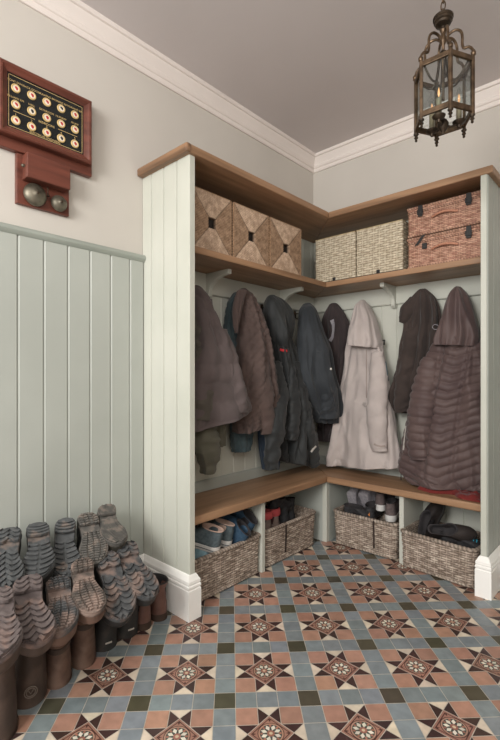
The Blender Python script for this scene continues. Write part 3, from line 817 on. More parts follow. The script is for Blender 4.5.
wl = [
 # label, heel px, toe px, heel x, L, width, z of opening, tread, rubber, sole, side, emblem
 ('charcoal-soled upturned boot in the back row, cut by the left edge of the photo', (10, 529), (5, 588), .10, .30, .122, .17, 'curl', 'black', 'charcoal', 1, None),
 ('charcoal upturned boot in the back row with grid heel, second from the left', (37, 524), (38, 577), .10, .29, .116, .17, 'chevron', 'black', 'charcoal', -1, None),
 ('charcoal upturned boot in the back row with ribbed sole, third from the left', (66, 519), (67, 577), .10, .29, .112, .17, 'chevron', 'black', 'charcoal', 1, None),
 ('grey upturned boot in the back row with worn muddy sole, second from the right', (86, 514), (96, 563), .10, .28, .118, .17, 'block', 'black', 'grey', -1, None),
 ('small grey upturned boot in the back row with fine tread, nearest the end panel', (106, 506), (118, 543), .10, .245, .11, .17, 'fine', 'green', 'grey', 1, None),
 ('upturned boot with mauve-brown deep curled tread above a brown shaft with round emblem', (28, 577), (37, 643), .34, .31, .128, .0, 'curl', 'brown', 'mauve', 1, 'round'),
 ('upturned brown leather boot with muddy grey sole, right of the round-emblem boot', (57, 578), (61, 632), .31, .29, .115, .0, 'block', 'leather', 'muddy', -1, 'strap'),
 ('upturned brown leather boot in the middle row with sole caked in pale mud', (82, 560), (93, 612), .29, .29, .115, .0, 'block', 'leather', 'caked', 1, 'strap'),
 ('upturned boot in the middle row with curled tread and black shaft on the tiles', (104, 553), (125, 618), .28, .32, .132, .0, 'curl', 'black', 'muddy', -1, 'bar'),
 ('upturned black boot with curled tread at the right end, beside the red-brown ankle boots', (125, 543), (150, 597), .26, .31, .128, .0, 'curl', 'black', 'muddy', 1, 'bar'),
 ('upturned mauve-soled boot cut by the left edge, lowest and nearest the camera', (-4, 590), (-3, 659), .42, .31, .125, .0, 'curl', 'brown', 'mauve', -1, None),
]
for (lb, hp_, tp_, hx, L, wd, zb_, st, rb, so, sd, mk) in wl:
    welly(lb, hp_, tp_, hx, L, wd*1.06, zb_, st, RUB[rb], SOLES[so], sd, mark=mk, shaft_w=.053 if rb == 'leather' else .064)
# low boot rack carrying the back row
rk = thing('boot_rack', 'dark wooden boot rack almost hidden under the upturned boots', 'boot rack', (.14, -2.2, 0))
RKM = mat('rack_wood', (52, 42, 36), (72, 58, 48), rough=.7, scale=20)
obj('rack_rail', MB().box((.05, -2.62, .07), (.085, -1.9, .11)), RKM, rk); obj('rack_rail', MB().box((.20, -2.62, .07), (.235, -1.9, .11)), RKM, rk)
for y in (-2.6, -1.93): obj('rack_foot', MB().box((.04, y, 0), (.25, y+.03, .07)), RKM, rk)
for (lb, hp_, tp_, hx, L, wd, zb_, st, rb, so, sd, mk) in wl[:5]:
    A = at(hp_[0], hp_[1], 'x', hx); yb = A[1]
    obj('peg', MB().tube([(.075, yb-.01, .10), (.12, yb-.01, .24), (.15, yb-.01, .40)], .012, 8), RKM, rk)

def shoe(name, label, cat, M, L, wid, hgt, upm, solem, side=1, group=None, style='trainer', lining=None, thick=.022, lace=None, stripe=None):
    """shoe or ankle boot standing on its sole in its own frame: x heel->toe, z up; M places it"""
    if style == 'trainer':
        keys = [(.0, .0, 1, 1, 0, .04), (.016, -.005, 1, 1.02, 0, .04), (.034, .0, .97, .98, 0, .04), (.05, .0, .87, .93, .05, .042), (.062, .0, .74, .86, .15, .04), (hgt*.82, .01, .60, .78, .4, .038), (hgt*.94, .01, .52, .72, .7, .036), (hgt, .0, .46, .72, .9, .036)]
    elif style == 'slip':
        keys = [(.0, .0, 1, 1, 0, .04), (.016, .0, 1, 1.02, 0, .04), (.03, .01, .96, .98, 0, .04), (hgt*.7, .02, .84, .9, .1, .042), (hgt, .02, .66, .82, .3, .04)]
    else:
        keys = [(.0, .0, 1, 1, 0, .04), (.02, -.005, 1, 1.02, 0, .04), (.042, .0, .97, .98, 0, .04), (.062, .0, .86, .94, .06, .044), (.08, .01, .7, .9, .3, .044), (.1, .02, .58, .9, .65, .044), (.13, .02, .5, .9, 1, .045), (hgt*.9, .0, .48, .9, 1, .05), (hgt, -.01, .49, .9, 1, .053)]
    rg = upper_rings(L, wid, keys, side, 30)
    last = rg[-1]; cx = sum(p[0] for p in last)/len(last); cyy = sum(p[1] for p in last)/len(last)
    up = MB(); up.loft(rg, True, False)
    li = MB(); dp = hgt-.03 if style != 'boot' else .09
    li.loft([last]+[[(cx+(x-cx)*k, cyy+(y-cyy)*k, z+dz) for x, y, z in last] for k, dz in ((1.03, .004), (.97, .006), (.88, .0), (.86, -dp*.5), (.84, -dp))], False, True)
    t = thing(name, label, cat, tuple(M.translation), group)
    for mb in (up, li): mb.v = [tuple(Vector(p)+Vector((0, 0, thick))) for p in mb.v]
    u = obj('upper', xform(up, M), upm, t, smooth=True, angle=180)
    obj('lining', xform(li, M), lining or mat('dark_lining', (42, 40, 42), (56, 53, 54), rough=.9), t, smooth=True, angle=180)
    n = 40; ol = ring_pts(L, wid*1.06, 0, -.012*L, 1.012*L, 1, 0, 0, side, n)
    sm = MB(); sm.loft([[(x, y*.96, 0) for x, y, _ in ol], [(x, y, .004) for x, y, _ in ol], [(x, y, thick+.004+.008*max(0, 1-x/(.3*L))) for x, y, _ in ol], [(x*.98+.003, y*.95, thick+.006) for x, y, _ in ol]])
    so = obj('sole', xform(sm, M), solem, t, smooth=True, angle=40)
    if stripe:
        sp = MB(); sp.loft([[(x*1.004-.0004, y*1.012, thick*.45) for x, y, _ in ol], [(x*1.004-.0004, y*1.012, thick*.62) for x, y, _ in ol]], False, False)
        obj('sole_stripe', xform(sp, M), stripe, so)
    if lace:
        lm = MB()
        zt_ = lambda s: np.interp(s, [.46, .52, .6, .74, .87], [hgt, hgt*.94, hgt*.82, .062, .05])+thick
        for k, s in enumerate(np.linspace(.50, .76, 5)):
            w = wid*.2
            lm.tube([(s*L, -w, zt_(s)-.004), (s*L+.004, 0, zt_(s)+.005), (s*L, w, zt_(s)-.004)], .003, 6)
        obj('laces', xform(lm, M), lace, t, smooth=True)
    return t
def place(x, y, z, az, pitch=0, roll=0):
    return Matrix.Translation((x, y, z)) @ Matrix.Rotation(radians(az), 4, 'Z') @ Matrix.Rotation(radians(pitch), 4, 'Y') @ Matrix.Rotation(radians(roll), 4, 'X')
SLATE = mat('slate_mesh_fabric', (72, 84, 90), (92, 104, 108), rough=.85, scale=60); NAVY = mat('blue_suede', (42, 66, 88), (58, 84, 106), rough=.9, scale=50, bump=.1)
AQUA = mat('aqua_fabric', (132, 168, 182), (158, 190, 200), rough=.85, scale=40); WSOLE = mat('white_sole', (206, 204, 200), (222, 220, 216), rough=.55)
DSOLE = mat('dark_sole', (38, 36, 36), (52, 50, 48), rough=.7); BSOLE = mat('brown_sole', (58, 44, 36), (74, 58, 48), rough=.7)
GREYF = mat('grey_fabric', (134, 130, 136), (158, 154, 158), rough=.9, scale=60); TAUPE = mat('taupe_fabric', (84, 74, 74), (106, 94, 92), rough=.9, scale=50)
BLK = mat('black_fabric', (36, 36, 38), (54, 54, 56), rough=.75, scale=40); CHSTNT = mat('red_brown_leather', (98, 69, 60), (118, 86, 75), rough=.5, scale=12, c3=(92, 62, 52), s3=9)
TANL = mat('tan_lining', (186, 160, 146), (204, 178, 164), rough=.9); REDL = mat('red_cuff', (172, 70, 72), (192, 86, 86), rough=.8); ORG = mat('orange_tab', (214, 132, 66), rough=.7); TEAL = mat('turquoise_lace', (60, 160, 186), rough=.7)
MESHB = mat('brown_nubuck', (112, 97, 90), (130, 114, 106), rough=.9, scale=40)
# red-brown ankle boots standing by the plinth
shoe('ankle_boot', 'red-brown leather ankle boot standing on the tiles, right one beside the white plinth', 'boot', place(.318, -1.745, 0, 176), .28, .10, .155, CHSTNT, BSOLE, 1, 'red-brown ankle boots', 'boot')
shoe('ankle_boot', 'red-brown leather ankle boot standing on the tiles, left one under a muddy sole', 'boot', place(.325, -1.842, 0, 182), .28, .10, .155, CHSTNT, BSOLE, -1, 'red-brown ankle boots', 'boot')
# basket 1
shoe('aqua_shoe', 'pale aqua slip-on shoe lying flattest at the front of the first basket', 'shoe', place(.285, -1.40, .175, 205, 0, 0), .25, .09, .06, AQUA, AQUA, 1, None, 'slip', AQUA, .012)
shoe('running_shoe', 'slate running shoe with white striped sole and tan lining, nearest the end panel', 'shoe', place(.315, -1.37, .225, 212, -14, -8), .27, .098, .095, SLATE, WSOLE, 1, 'slate running shoes in the first basket', 'trainer', TANL, .028, DSOLE, SLATE)
shoe('running_shoe', 'slate running shoe with white sole, between its pair and the blue shoes', 'shoe', place(.300, -1.27, .215, 196, -10, 6), .27, .098, .095, SLATE, WSOLE, -1, 'slate running shoes in the first basket', 'trainer', TANL, .028, DSOLE, SLATE)
shoe('blue_shoe', 'dark blue suede shoe seen heel-on, next to the running shoes', 'shoe', place(.285, -1.185, .18, 188, -42, 0), .26, .095, .11, NAVY, NAVY, 1, 'blue suede shoes in the first basket', 'trainer', None, .012)
shoe('blue_shoe', 'dark blue suede shoe seen heel-on, farthest right in the first basket', 'shoe', place(.26, -1.095, .215, 186, -40, 0), .26, .095, .11, NAVY, NAVY, -1, 'blue suede shoes in the first basket', 'trainer', None, .012)
# basket 2
for k, (x, y, lb) in enumerate(((.265, -.86, 'brown nubuck boot with red padded cuff, nearest the divider'), (.26, -.775, 'brown nubuck boot with red padded cuff, beside the dark boots'))):
    b = shoe('walking_boot', lb, 'boot', place(x, y, .115, 178, 4, 0), .27, .10, .17, MESHB, DSOLE, 1-2*k, 'red-cuffed walking boots', 'boot', mat('dark_lining2', (60, 34, 34), rough=.9))
    cf = MB(); rr = [(.49*.27*.5-.004+.072*cos(a)*1.0, .054*sin(a), .0) for a in np.linspace(0, 2*pi, 33)[:-1]]
    rg_ = upper_rings(.27, .10, [(.0, .0, 1, 1, 0, .04), (.1, .02, .58, .9, .65, .044), (.16, -.0, .48, .9, 1, .05), (.19, -.01, .49, .9, 1, .053)], 1, 6)
    top = [(x_, y_, .17+.022) for x_, y_, z_ in rg_[-1]]
    cxx = sum(p[0] for p in top)/len(top)
    cf.loft([[(cxx+(x_-cxx)*s, y_*s, z_+dz) for x_, y_, z_ in top] for s, dz in ((1.02, -.04), (1.09, -.03), (1.10, -.01), (1.05, .006), (.95, .008), (.88, -.01))], False, False)
    obj('cuff', xform(cf, place(x, y, .115, 178, 4, 0)), REDL, b, smooth=True, angle=180, label='red padded cuff')
shoe('black_boot', 'black laced walking boot behind the red-cuffed pair', 'boot', place(.245, -.655, .13, 172, 6, 0), .27, .10, .185, BLK, DSOLE, 1, 'black walking boots in the second basket', 'boot', None, .022, BLK)
shoe('black_boot', 'black laced walking boot nearest the corner post', 'boot', place(.23, -.565, .12, 184, 6, 6), .27, .10, .185, BLK, DSOLE, -1, 'black walking boots in the second basket', 'boot', None, .022, BLK)
shoe('black_trainer', 'black trainer lying at the back above the red cuffs', 'shoe', place(.19, -.80, .285, 95, 6, 20), .25, .09, .08, BLK, DSOLE, 1, None, 'trainer')
# basket 3
shoe('grey_slipper', 'soft grey felt shoe standing on its toe, left of its pair', 'shoe', place(.475, -.225, .36, 92, 66, 0), .25, .095, .09, GREYF, GREYF, 1, 'grey felt shoes in the third basket', 'trainer', GREYF, .01)
shoe('grey_slipper', 'soft grey felt shoe standing on its toe, right of its pair', 'shoe', place(.565, -.235, .37, 84, 62, 0), .25, .095, .09, GREYF, GREYF, -1, 'grey felt shoes in the third basket', 'trainer', GREYF, .01)
shoe('black_sandal', 'black strappy shoe lying lowest on the rim side, under the grey felt shoes', 'shoe', place(.45, -.27, .19, 4, 2, 8), .22, .09, .07, BLK, DSOLE, 1, None, 'slip', None, .02)
b = shoe('black_trainer', 'black shoe with orange tab in the middle of the third basket', 'shoe', place(.645, -.275, .19, 100, -8, 0), .24, .092, .085, BLK, DSOLE, 1, None, 'trainer', None, .02, BLK)
obj('heel_tab', MB().box((.637, -.283, .225), (.653, -.277, .262)), ORG, b, label='small orange heel tab')
shoe('taupe_trainer', 'dark taupe trainer with pale sole, higher at the back of the basket', 'shoe', place(.69, -.215, .265, 96, -4, 0), .26, .095, .09, TAUPE, WSOLE, 1, 'taupe trainers in the third basket', 'trainer', None, .03)
shoe('taupe_trainer', 'dark taupe trainer with pale sole, right end of the third basket', 'shoe', place(.785, -.265, .225, 100, -6, 0), .26, .095, .09, TAUPE, WSOLE, -1, 'taupe trainers in the third basket', 'trainer', None, .03)
# basket 4
shoe('black_shoe', 'black leather shoe standing upright on its heel in the last basket', 'shoe', place(1.045, -.235, .16, 70, -68, 0), .26, .095, .08, mat('black_leather', (40, 36, 36), (58, 52, 50), rough=.4), DSOLE, 1, 'black shoes in the last basket', 'slip', None, .014)
b = shoe('black_shoe', 'black leather shoe lying on its side in the last basket', 'shoe', place(1.06, -.28, .215, 12, -8, 55), .26, .095, .085, MATS['black_leather'], DSOLE, -1, 'black shoes in the last basket', 'slip', None, .014)
b = shoe('dark_trainer', 'dark trainer with turquoise laces lowest in the last basket', 'shoe', place(1.13, -.30, .15, 20, 0, 10), .25, .092, .085, BLK, DSOLE, 1, None, 'trainer', None, .02, TEAL)

# ================================================================== COATS
def wallpt(wall, u, v, z): return (v, u, z) if wall == 'A' else (u, -v, z)
def onwall(wall, px, py, v):
    p = at(px, py, 'x', v) if wall == 'A' else at(px, py, 'y', -v)
    return (p[1], p[2]) if wall == 'A' else (p[0], p[2])
def obl(wall, u, v):
    return abs((u-CY)/(v-CX)) if wall == 'A' else abs((u-CX)/(-v-CY))
def garment(wall, rows, v0, b, nrows=80, n=96, folds=(.012, 5.0), seed=0, quilt=None, vtop=None, btop=.55, exp_=.8, puff=0, hem=.0):
    """closed draped shell; rows (xl,yl,xr,yr) are the measured left and right outline at each level"""
    R = []
    m = len(rows)
    for i, (xl, yl, xr, yr) in enumerate(rows):
        f = i/(m-1)
        v = v0 if vtop is None else vtop+(v0-vtop)*min(1, f*1.6)
        bb = b*(btop+(1-btop)*min(1, f*2.2))
        ul, zl = onwall(wall, xl, yl, v); ur, zr = onwall(wall, xr, yr, v)
        k = obl(wall, (ul+ur)/2, v); W = (ur-ul)/2
        bb = min(bb, .75*W/max(k, .2)); a = sqrt(max(W*W-(bb*k)**2, (.3*W)**2))
        R.append(((ul+ur)/2, a, v, bb, (zl+zr)/2, (zr-zl)/2/max(W, 1e-4)))
    R = catmull(R, nrows)
    zt, zb = R[0][4], R[-1][4]; rings = []
    for i, (uc, a, v, bb, z, sl) in enumerate(R):
        ring = []; g = (i/(nrows-1))
        for j in range(n):
            t = 2*pi*j/n
            cu, su = cos(t), sin(t)
            fb = bb if su >= 0 else min(bb, v-.02)          # back stays off the wall
            du = a*cu; dv = fb*(abs(su)**exp_)*(1 if su > 0 else -1)
            qx = t*folds[1]/2/pi
            nl = 1.1*noise.noise((qx*1.7+seed*3.1+.8*noise.noise((qx, z*2, seed)), z*1.1+seed, seed*.7))+.75*(.42-1.5*abs(noise.noise((qx*2.3+seed+z*.7, z*1.6, 5.5+seed))))+.35*(.4-1.6*abs(noise.noise((qx*3.2-seed-z*1.3, z*4.2, 2.5+seed))))
            d = 2.3*folds[0]*nl*(.25+.95*g)*(1.25 if su > 0 else .5)
            if quilt:
                kind, per, am, tilt = quilt
                uu = du; zz = z
                if kind == 'band': d += am*(abs(sin(pi*((zz+tilt*abs(uu)+.012*noise.noise((uu*14, zz*9, seed)))/per)))**.55-.55)
                elif kind == 'diamond': d += am*(abs(sin(pi*(zz+uu*1.1)/per))*abs(sin(pi*(zz-uu*1.1)/per)))**.5
                elif kind == 'chev':
                    q = zz-tilt*abs(uu-.02)
                    d += am*(abs(sin(pi*(q+.010*noise.noise((uu*12, zz*8, seed)))/per))**.45-.5)
                    d += -am*.9*exp(-((abs(uu-.02)-.075)/.008)**2)
            L_ = sqrt((cu/max(a, .02))**2+(su/max(fb, .02))**2)+1e-6
            nu_, nv_ = cu/max(a, .02)/L_, su/max(fb, .02)/L_
            pu, pv = du+nu_*d*.45, dv+nv_*d
            pz = z+sl*pu+hem*g**3*noise.noise((t*1.2, seed, 1))
            ring.append(wallpt(wall, uc+pu, max(.014+.012, v+pv), pz))
        rings.append(ring)
    # rounded crown
    c = np.mean(np.array(rings[0]), 0)
    crown = [[tuple(c+(np.array(p)-c)*s+np.array([0, 0, dz])) for p in rings[0]] for s, dz in ((.25, .012), (.7, .008))]
    # turned-in hem
    cb = np.mean(np.array(rings[-1]), 0)
    inn = [[tuple(cb+(np.array(p)-cb)*s+np.array([0, 0, dz])) for p in rings[-1]] for s, dz in ((.985, -.004), (.95, .0), (.9, .05))]
    mb = MB(); mb.loft(crown+rings+inn, True, True)
    return mb
def sleeve(wall, pts, v, flat=.78, n=36, rows=60, quilt=None, seed=0, fold=.006, vend=None):
    C = []
    for i, (px, py, hw) in enumerate(pts):
        f = min(1, i/(len(pts)-1)*2.2); vv = v-.065*(1-f)
        u, z = onwall(wall, px, py, vv); p = wallpt(wall, u, vv, z)
        k = obl(wall, u, vv)
        r = hw/F*depth(p)*sqrt(1+k*k)/(1 if k < .2 else sqrt(1+(flat*k)**2))
        C.append((u, vv, z, r))
    C = catmull(C, rows); rings = []
    for i, (u, v_, z, r) in enumerate(C):
        a = C[max(0, i-1)]; b = C[min(rows-1, i+1)]; tu, tz = b[0]-a[0], b[2]-a[2]; q = sqrt(tu*tu+tz*tz)+1e-9
        ax = (-tz/q, tu/q)      # across the sleeve, in the wall plane
        ring = []
        for j in range(n):
            t = 2*pi*j/n
            d = fold*(noise.noise((t*.8+seed, z*14+seed, seed*2.0))+.9*(.4-1.5*abs(noise.noise((t*.5+seed+z*9, z*17, seed)))))*1.5
            if quilt: d += quilt[1]*(abs(sin(pi*z/quilt[0]))**.55-.55)
            rr = r+d
            ring.append(wallpt(wall, u+ax[0]*rr*cos(t), v_+flat*rr*sin(t), z+ax[1]*rr*cos(t)))
        rings.append(ring)
    c = np.mean(np.array(rings[-1]), 0); inn = [[tuple(c+(np.array(p)-c)*s+np.array([0, 0, dz])) for p in rings[-1]] for s, dz in ((.9, 0), (.82, .03))]
    c0 = np.mean(np.array(rings[0]), 0); top = [[tuple(c0+(np.array(p)-c0)*.4+np.array([0, 0, .006])) for p in rings[0]]]
    return MB().loft(top+rings+inn, True, True)
def cloth(name, a, b, scale=260, sheen=.15, rough=.85, bump=.2, wrinkle=1.3):
    return mat(name, a, b, rough=rough, scale=6, bump=bump, bscale=scale, sheen=sheen, spec=.25, wrinkle=wrinkle)
def bvh(objs):
    from mathutils.bvhtree import BVHTree
    vs = []; fs = []
    for o in objs:
        w = wloc(o); k = len(vs)
        vs += [v.co+w for v in o.data.vertices]; fs += [tuple(k+i for i in p.vertices) for p in o.data.polygons]
    return BVHTree.FromPolygons(vs, fs)
def strip(name, parent, objs, pts, wid, m, lift=.003, th=.003, label=None):
    """ribbon (zip, tab, seam, cord) lying on a garment's surface"""
    T = bvh(objs); P = []
    for px, py in pts:
        d = Vector(ray(px, py)).normalized(); h = T.ray_cast(Vector(OC), d)
        if h[0] is not None: P.append((h[0], h[1] if h[1].dot(d) < 0 else -h[1]))
    if len(P) < 2: return None
    rings = []
    for i, (p, nn) in enumerate(P):
        t = (P[min(i+1, len(P)-1)][0]-P[max(0, i-1)][0]).normalized(); s = t.cross(nn).normalized()*wid/2
        q = p+nn*lift
        rings.append([q-s-nn*th, q+s-nn*th, q+s+nn*.0006, q-s+nn*.0006])
    mb = MB().loft(rings); return obj(name, mb, m, parent, smooth=True, angle=40, label=label)
def coat(name, label, cat, wall, hookpx, v):
    u, z = onwall(wall, hookpx[0], hookpx[1], v)
    if name not in ('olive_jacket', 'navy_jacket', 'teal_jacket', 'dark_coat'): hook(wall, u, z-1.80)
    return thing(name, label, cat, wallpt(wall, u, v, z), 'coats on the hooks')
def part(name, parent, mb, m, label=None): return obj(name, mb, m, parent, smooth=True, angle=180, label=label)

MAUVE = cloth('mauve_grey_quilting', (84, 75, 74), (98, 87, 86)); OLIVE = cloth('olive_canvas', (84, 82, 70), (98, 95, 82)); TEALQ = cloth('teal_quilting', (58, 72, 76), (72, 86, 90))
BROWNQ = cloth('brown_quilting', (76, 63, 59), (90, 75, 70)); BLACKC = cloth('black_shell', (38, 40, 41), (48, 50, 50), rough=.6); NAVYD = cloth('navy_denim', (46, 58, 74), (60, 74, 90))
SLATEC = cloth('slate_shell', (45, 49, 53), (56, 60, 64), rough=.7); DBROWN = cloth('black_brown_cloth', (50, 43, 44), (64, 55, 55)); STONE = cloth('pale_stone_cotton', (172, 162, 158), (186, 176, 171), bump=.12, wrinkle=.9)
UMBER = cloth('dark_umber_cloth', (54, 46, 43), (66, 56, 52)); PUFF = cloth('mauve_brown_nylon', (79, 64, 63), (93, 77, 74), rough=.55, bump=.12, wrinkle=.9); CREAMT = mat('cream_tape', (196, 190, 182), rough=.8)
REDLAB = mat('red_label', (196, 52, 58), rough=.6); BLUEZ = mat('blue_zip', (62, 84, 92), rough=.6)

# --- left wall
c = coat('olive_jacket', 'faded olive jacket half hidden under the mauve-grey quilted coat, beside the end panel', 'jacket', 'A', (196, 300), .10)
bo = part('body', c, garment('A', [(190, 302, 200, 302), (189, 350, 214, 350), (188, 400, 217, 400), (187, 425, 221, 422), (187, 448, 222, 444)], .11, .06, seed=2, folds=(.02, 5)), OLIVE)
part('sleeve', c, sleeve('A', [(203, 412, 11), (206, 435, 13), (208, 455, 12), (208, 473, 7)], .19, seed=2, fold=.012), OLIVE)
strip('zip', c, [bo], [(215, 425+k*4) for k in range(5)], .012, CREAMT)
c = coat('quilted_coat', 'mauve-grey quilted coat with stand collar, nearest the left end panel', 'coat', 'A', (197, 294), .12)
bo = part('body', c, garment('A', [(188, 291, 203, 293), (188, 300, 209, 302), (187, 318, 216, 320), (186, 345, 226, 345), (184, 370, 236, 368), (183, 395, 244, 388), (183, 433, 249, 408)], .19, .12, seed=3, folds=(.012, 4), quilt=('band', .105, .013, 0), vtop=.10), MAUVE)
part('collar', c, garment('A', [(189, 286, 202, 289), (189, 296, 210, 299), (190, 306, 213, 309)], .13, .07, nrows=20, seed=4, folds=(.006, 4)), MAUVE)
part('sleeve', c, sleeve('A', [(199, 318, 7), (203, 350, 9), (204, 385, 10), (202, 420, 9)], .235, seed=8, fold=.016), cloth('grey_olive_quilting', (78, 73, 66), (90, 84, 76)), 'olive-grey sleeve')
part('sleeve', c, sleeve('A', [(222, 330, 5), (232, 365, 8), (238, 395, 9), (239, 412, 8)], .29, seed=32, fold=.007), MAUVE)
c = coat('teal_jacket', 'dark teal quilted jacket showing behind the brown quilted coat', 'jacket', 'A', (236, 295), .07)
part('body', c, garment('A', [(233, 294, 241, 293), (228, 302, 242, 302), (225, 318, 243, 318), (223, 345, 244, 345), (225, 380, 247, 380), (229, 410, 250, 410), (230, 440, 249, 437), (231, 452, 247, 449)], .07, .045, seed=5, quilt=('band', .055, .010, 0), folds=(.012, 5)), TEALQ)
c = coat('brown_quilted_coat', 'brown diamond-quilted coat with turned collar, on the left wall', 'coat', 'A', (243, 291), .12)
part('body', c, garment('A', [(239, 290, 246, 290), (235, 297, 252, 297), (234, 310, 258, 310), (237, 330, 264, 330), (237, 360, 270, 358), (235, 390, 275, 382), (233, 415, 279, 402), (234, 434, 264, 424)], .17, .085, nrows=150, n=140, seed=6, quilt=('diamond', .052, .011, 0), folds=(.02, 5), vtop=.11), BROWNQ)
part('sleeve', c, sleeve('A', [(255, 325, 7), (260, 360, 9), (264, 395, 9), (266, 420, 8), (267, 433, 6)], .24, seed=6, fold=.01), BROWNQ)
part('collar', c, garment('A', [(237, 291, 247, 291), (233, 305, 243, 305), (233, 322, 239, 324), (235, 332, 238, 333)], .20, .03, nrows=24, seed=7, folds=(.004, 4)), BROWNQ)
c = coat('navy_jacket', 'navy blue jacket mostly hidden behind the black hooded anorak', 'jacket', 'A', (267, 312), .06)
bo = part('body', c, garment('A', [(263, 308, 271, 308), (261, 340, 276, 340), (258, 390, 278, 390), (258, 440, 279, 440), (262, 469, 277, 468)], .06, .035, seed=9), NAVYD)
part('hanging_loop', c, MB().tube([tuple(at(264+1.5*cos(t), 317+4*sin(t), 'x', .05)) for t in np.linspace(0, 6.0, 10)], .004, 6), ORG, 'small orange hanging loop')
c = coat('black_anorak', 'black hooded anorak with small red label, on the left wall', 'coat', 'A', (271, 298), .12)
bo = part('body', c, garment('A', [(270, 328, 288, 334), (272, 345, 297, 350), (275, 370, 303, 372), (277, 400, 306, 400), (278, 425, 305, 425), (277, 450, 304, 452), (279, 460, 302, 465)], .17, .085, seed=10, folds=(.03, 6)), BLACKC)
part('sleeve', c, sleeve('A', [(276, 362, 6), (279, 395, 9), (276, 425, 9), (272, 450, 8), (272, 468, 7)], .25, seed=11, fold=.012), BLACKC)
s2 = part('sleeve', c, sleeve('A', [(293, 362, 7), (299, 390, 8), (306, 420, 8), (311, 445, 7), (315, 465, 6)], .26, seed=12, fold=.012), BLACKC)
hd = part('hood', c, garment('A', [(267, 297, 275, 296), (264, 303, 283, 301), (263, 314, 290, 311), (265, 327, 294, 325), (268, 339, 293, 340), (273, 346, 290, 349)], .16, .10, nrows=50, seed=13, folds=(.022, 5), btop=.7), BLACKC)
strip('label', bo, [bo, hd], [(280, 349.6), (282, 350), (284, 350.4), (287, 351)], .016, REDLAB, label='small red sewn label')
strip('cuff_tab', c, [s2], [(311, 452), (313, 449), (316, 446)], .014, CREAMT, label='pale reflective cuff tab')
part('sleeve', c, sleeve('A', [(289, 352, 4), (292, 385, 6), (293, 415, 7), (291, 440, 6)], .255, seed=33, fold=.012), BLACKC)
c = coat('slate_jacket', 'dark slate jacket with white button, hanging in the corner', 'jacket', 'A', (306, 305), .14)
bo = part('body', c, garment('A', [(302, 305, 311, 304), (298, 312, 316, 311), (297, 330, 321, 330), (297, 350, 327, 350), (299, 375, 332, 374), (304, 395, 337, 392), (310, 410, 338, 408), (317, 423, 336, 421)], .27, .09, seed=14, folds=(.022, 5), vtop=.17), SLATEC)
part('sleeve', c, sleeve('A', [(313, 330, 6), (320, 360, 8), (327, 392, 9), (328, 418, 8)], .33, seed=15, fold=.012), SLATEC)
T = bvh([bo]+[o for o in c.children if o.name.startswith('sleeve')]); d = Vector(ray(331, 369)).normalized(); h = T.ray_cast(Vector(OC), d)
if h[0] is None: d = Vector(ray(329, 369)).normalized(); h = T.ray_cast(Vector(OC), d)
if h[0] is not None:
    q = h[0]-d*.003; obj('button', MB().lathe([(.0, -.004), (.008, -.004), (.009, 0), (.007, .004), (0, .004)], tuple(q), 14, 'x'), mat('white_button', (228, 224, 216), rough=.4), c, smooth=True)

# --- far wall
c = coat('dark_coat', 'blackish brown coat with grey collar lining, between slate jacket and pale raincoat', 'coat', 'B', (334, 305), .07)
bo = part('body', c, garment('B', [(330, 305, 338, 304), (325, 315, 345, 314), (322, 330, 350, 328), (321, 360, 350, 360), (319, 390, 348, 390), (318, 420, 344, 420), (317, 440, 338, 441)], .075, .05, seed=16, folds=(.016, 5)), DBROWN)
strip('collar_lining', c, [bo], [(332, 320), (333.5, 325), (333.5, 331), (332.5, 337), (330, 341)], .03, MATS['grey_fabric'], label='grey collar lining')
c = coat('raincoat', 'pale stone hooded raincoat reaching almost to the bench', 'coat', 'B', (363, 302), .12)
bo = part('body', c, garment('B', [(351, 334, 379, 337), (347, 347, 383, 347), (343, 375, 388, 372), (339, 403, 392, 400), (336, 430, 396, 427), (333, 455, 399, 452), (331, 465, 400, 467)], .14, .085, nrows=90, seed=17, folds=(.022, 6)), STONE)
sl = part('sleeve', c, sleeve('B', [(377, 352, 6), (378, 380, 9), (377, 410, 10), (378, 438, 8.5), (379, 451, 8)], .23, seed=18, fold=.006), STONE)
hd = part('hood', c, garment('B', [(360, 302, 366, 301), (356, 308, 371, 307), (353, 320, 376, 318), (350, 332, 379, 331), (348, 341, 382, 343), (350, 345, 381, 348)], .15, .095, nrows=50, seed=19, folds=(.016, 5), btop=.7), STONE)
strip('placket', c, [bo, hd, sl], [(366.5, 350+k*6) for k in range(9)], .006, mat('stone_seam', (150, 138, 132), rough=.9))  # placket seam in a darker stone tone
strip('belt_tab', c, [bo, sl], [(355, 401), (359, 402), (363, 403.5), (367, 405)], .022, MATS['pale_stone_cotton'], lift=.005)
strip('pocket_zip', c, [bo, sl], [(385.5, 362), (386.5, 368), (387.5, 375), (388.3, 381)], .008, BLUEZ, label='dark blue pocket zip')
strip('cuff_strap', c, [sl], [(374, 444), (377, 445.5), (381, 446.5), (385, 446)], .012, MATS['stone_seam'])
part('toggle', c, MB().tube([tuple(at(382, 341, 'y', -.10)), tuple(at(384.5, 340, 'y', -.10)), tuple(at(384, 345, 'y', -.10))], .006, 8), DARK, 'dark cord toggle')
c = coat('umber_jacket', 'dark umber jacket with flared collar, left of the padded coat', 'jacket', 'B', (424, 291), .08)
part('body', c, garment('B', [(419, 291, 428, 290), (412, 299, 436, 298), (407, 312, 440, 310), (405, 330, 441, 330), (401, 350, 440, 350), (398, 375, 438, 375), (394, 397, 434, 395), (396, 410, 424, 415)], .09, .065, seed=20, folds=(.032, 7)), UMBER)
part('sleeve', c, sleeve('B', [(416, 312, 6), (410, 345, 8), (405, 375, 8), (402, 402, 8), (404, 412, 6)], .15, seed=31, fold=.012), UMBER)
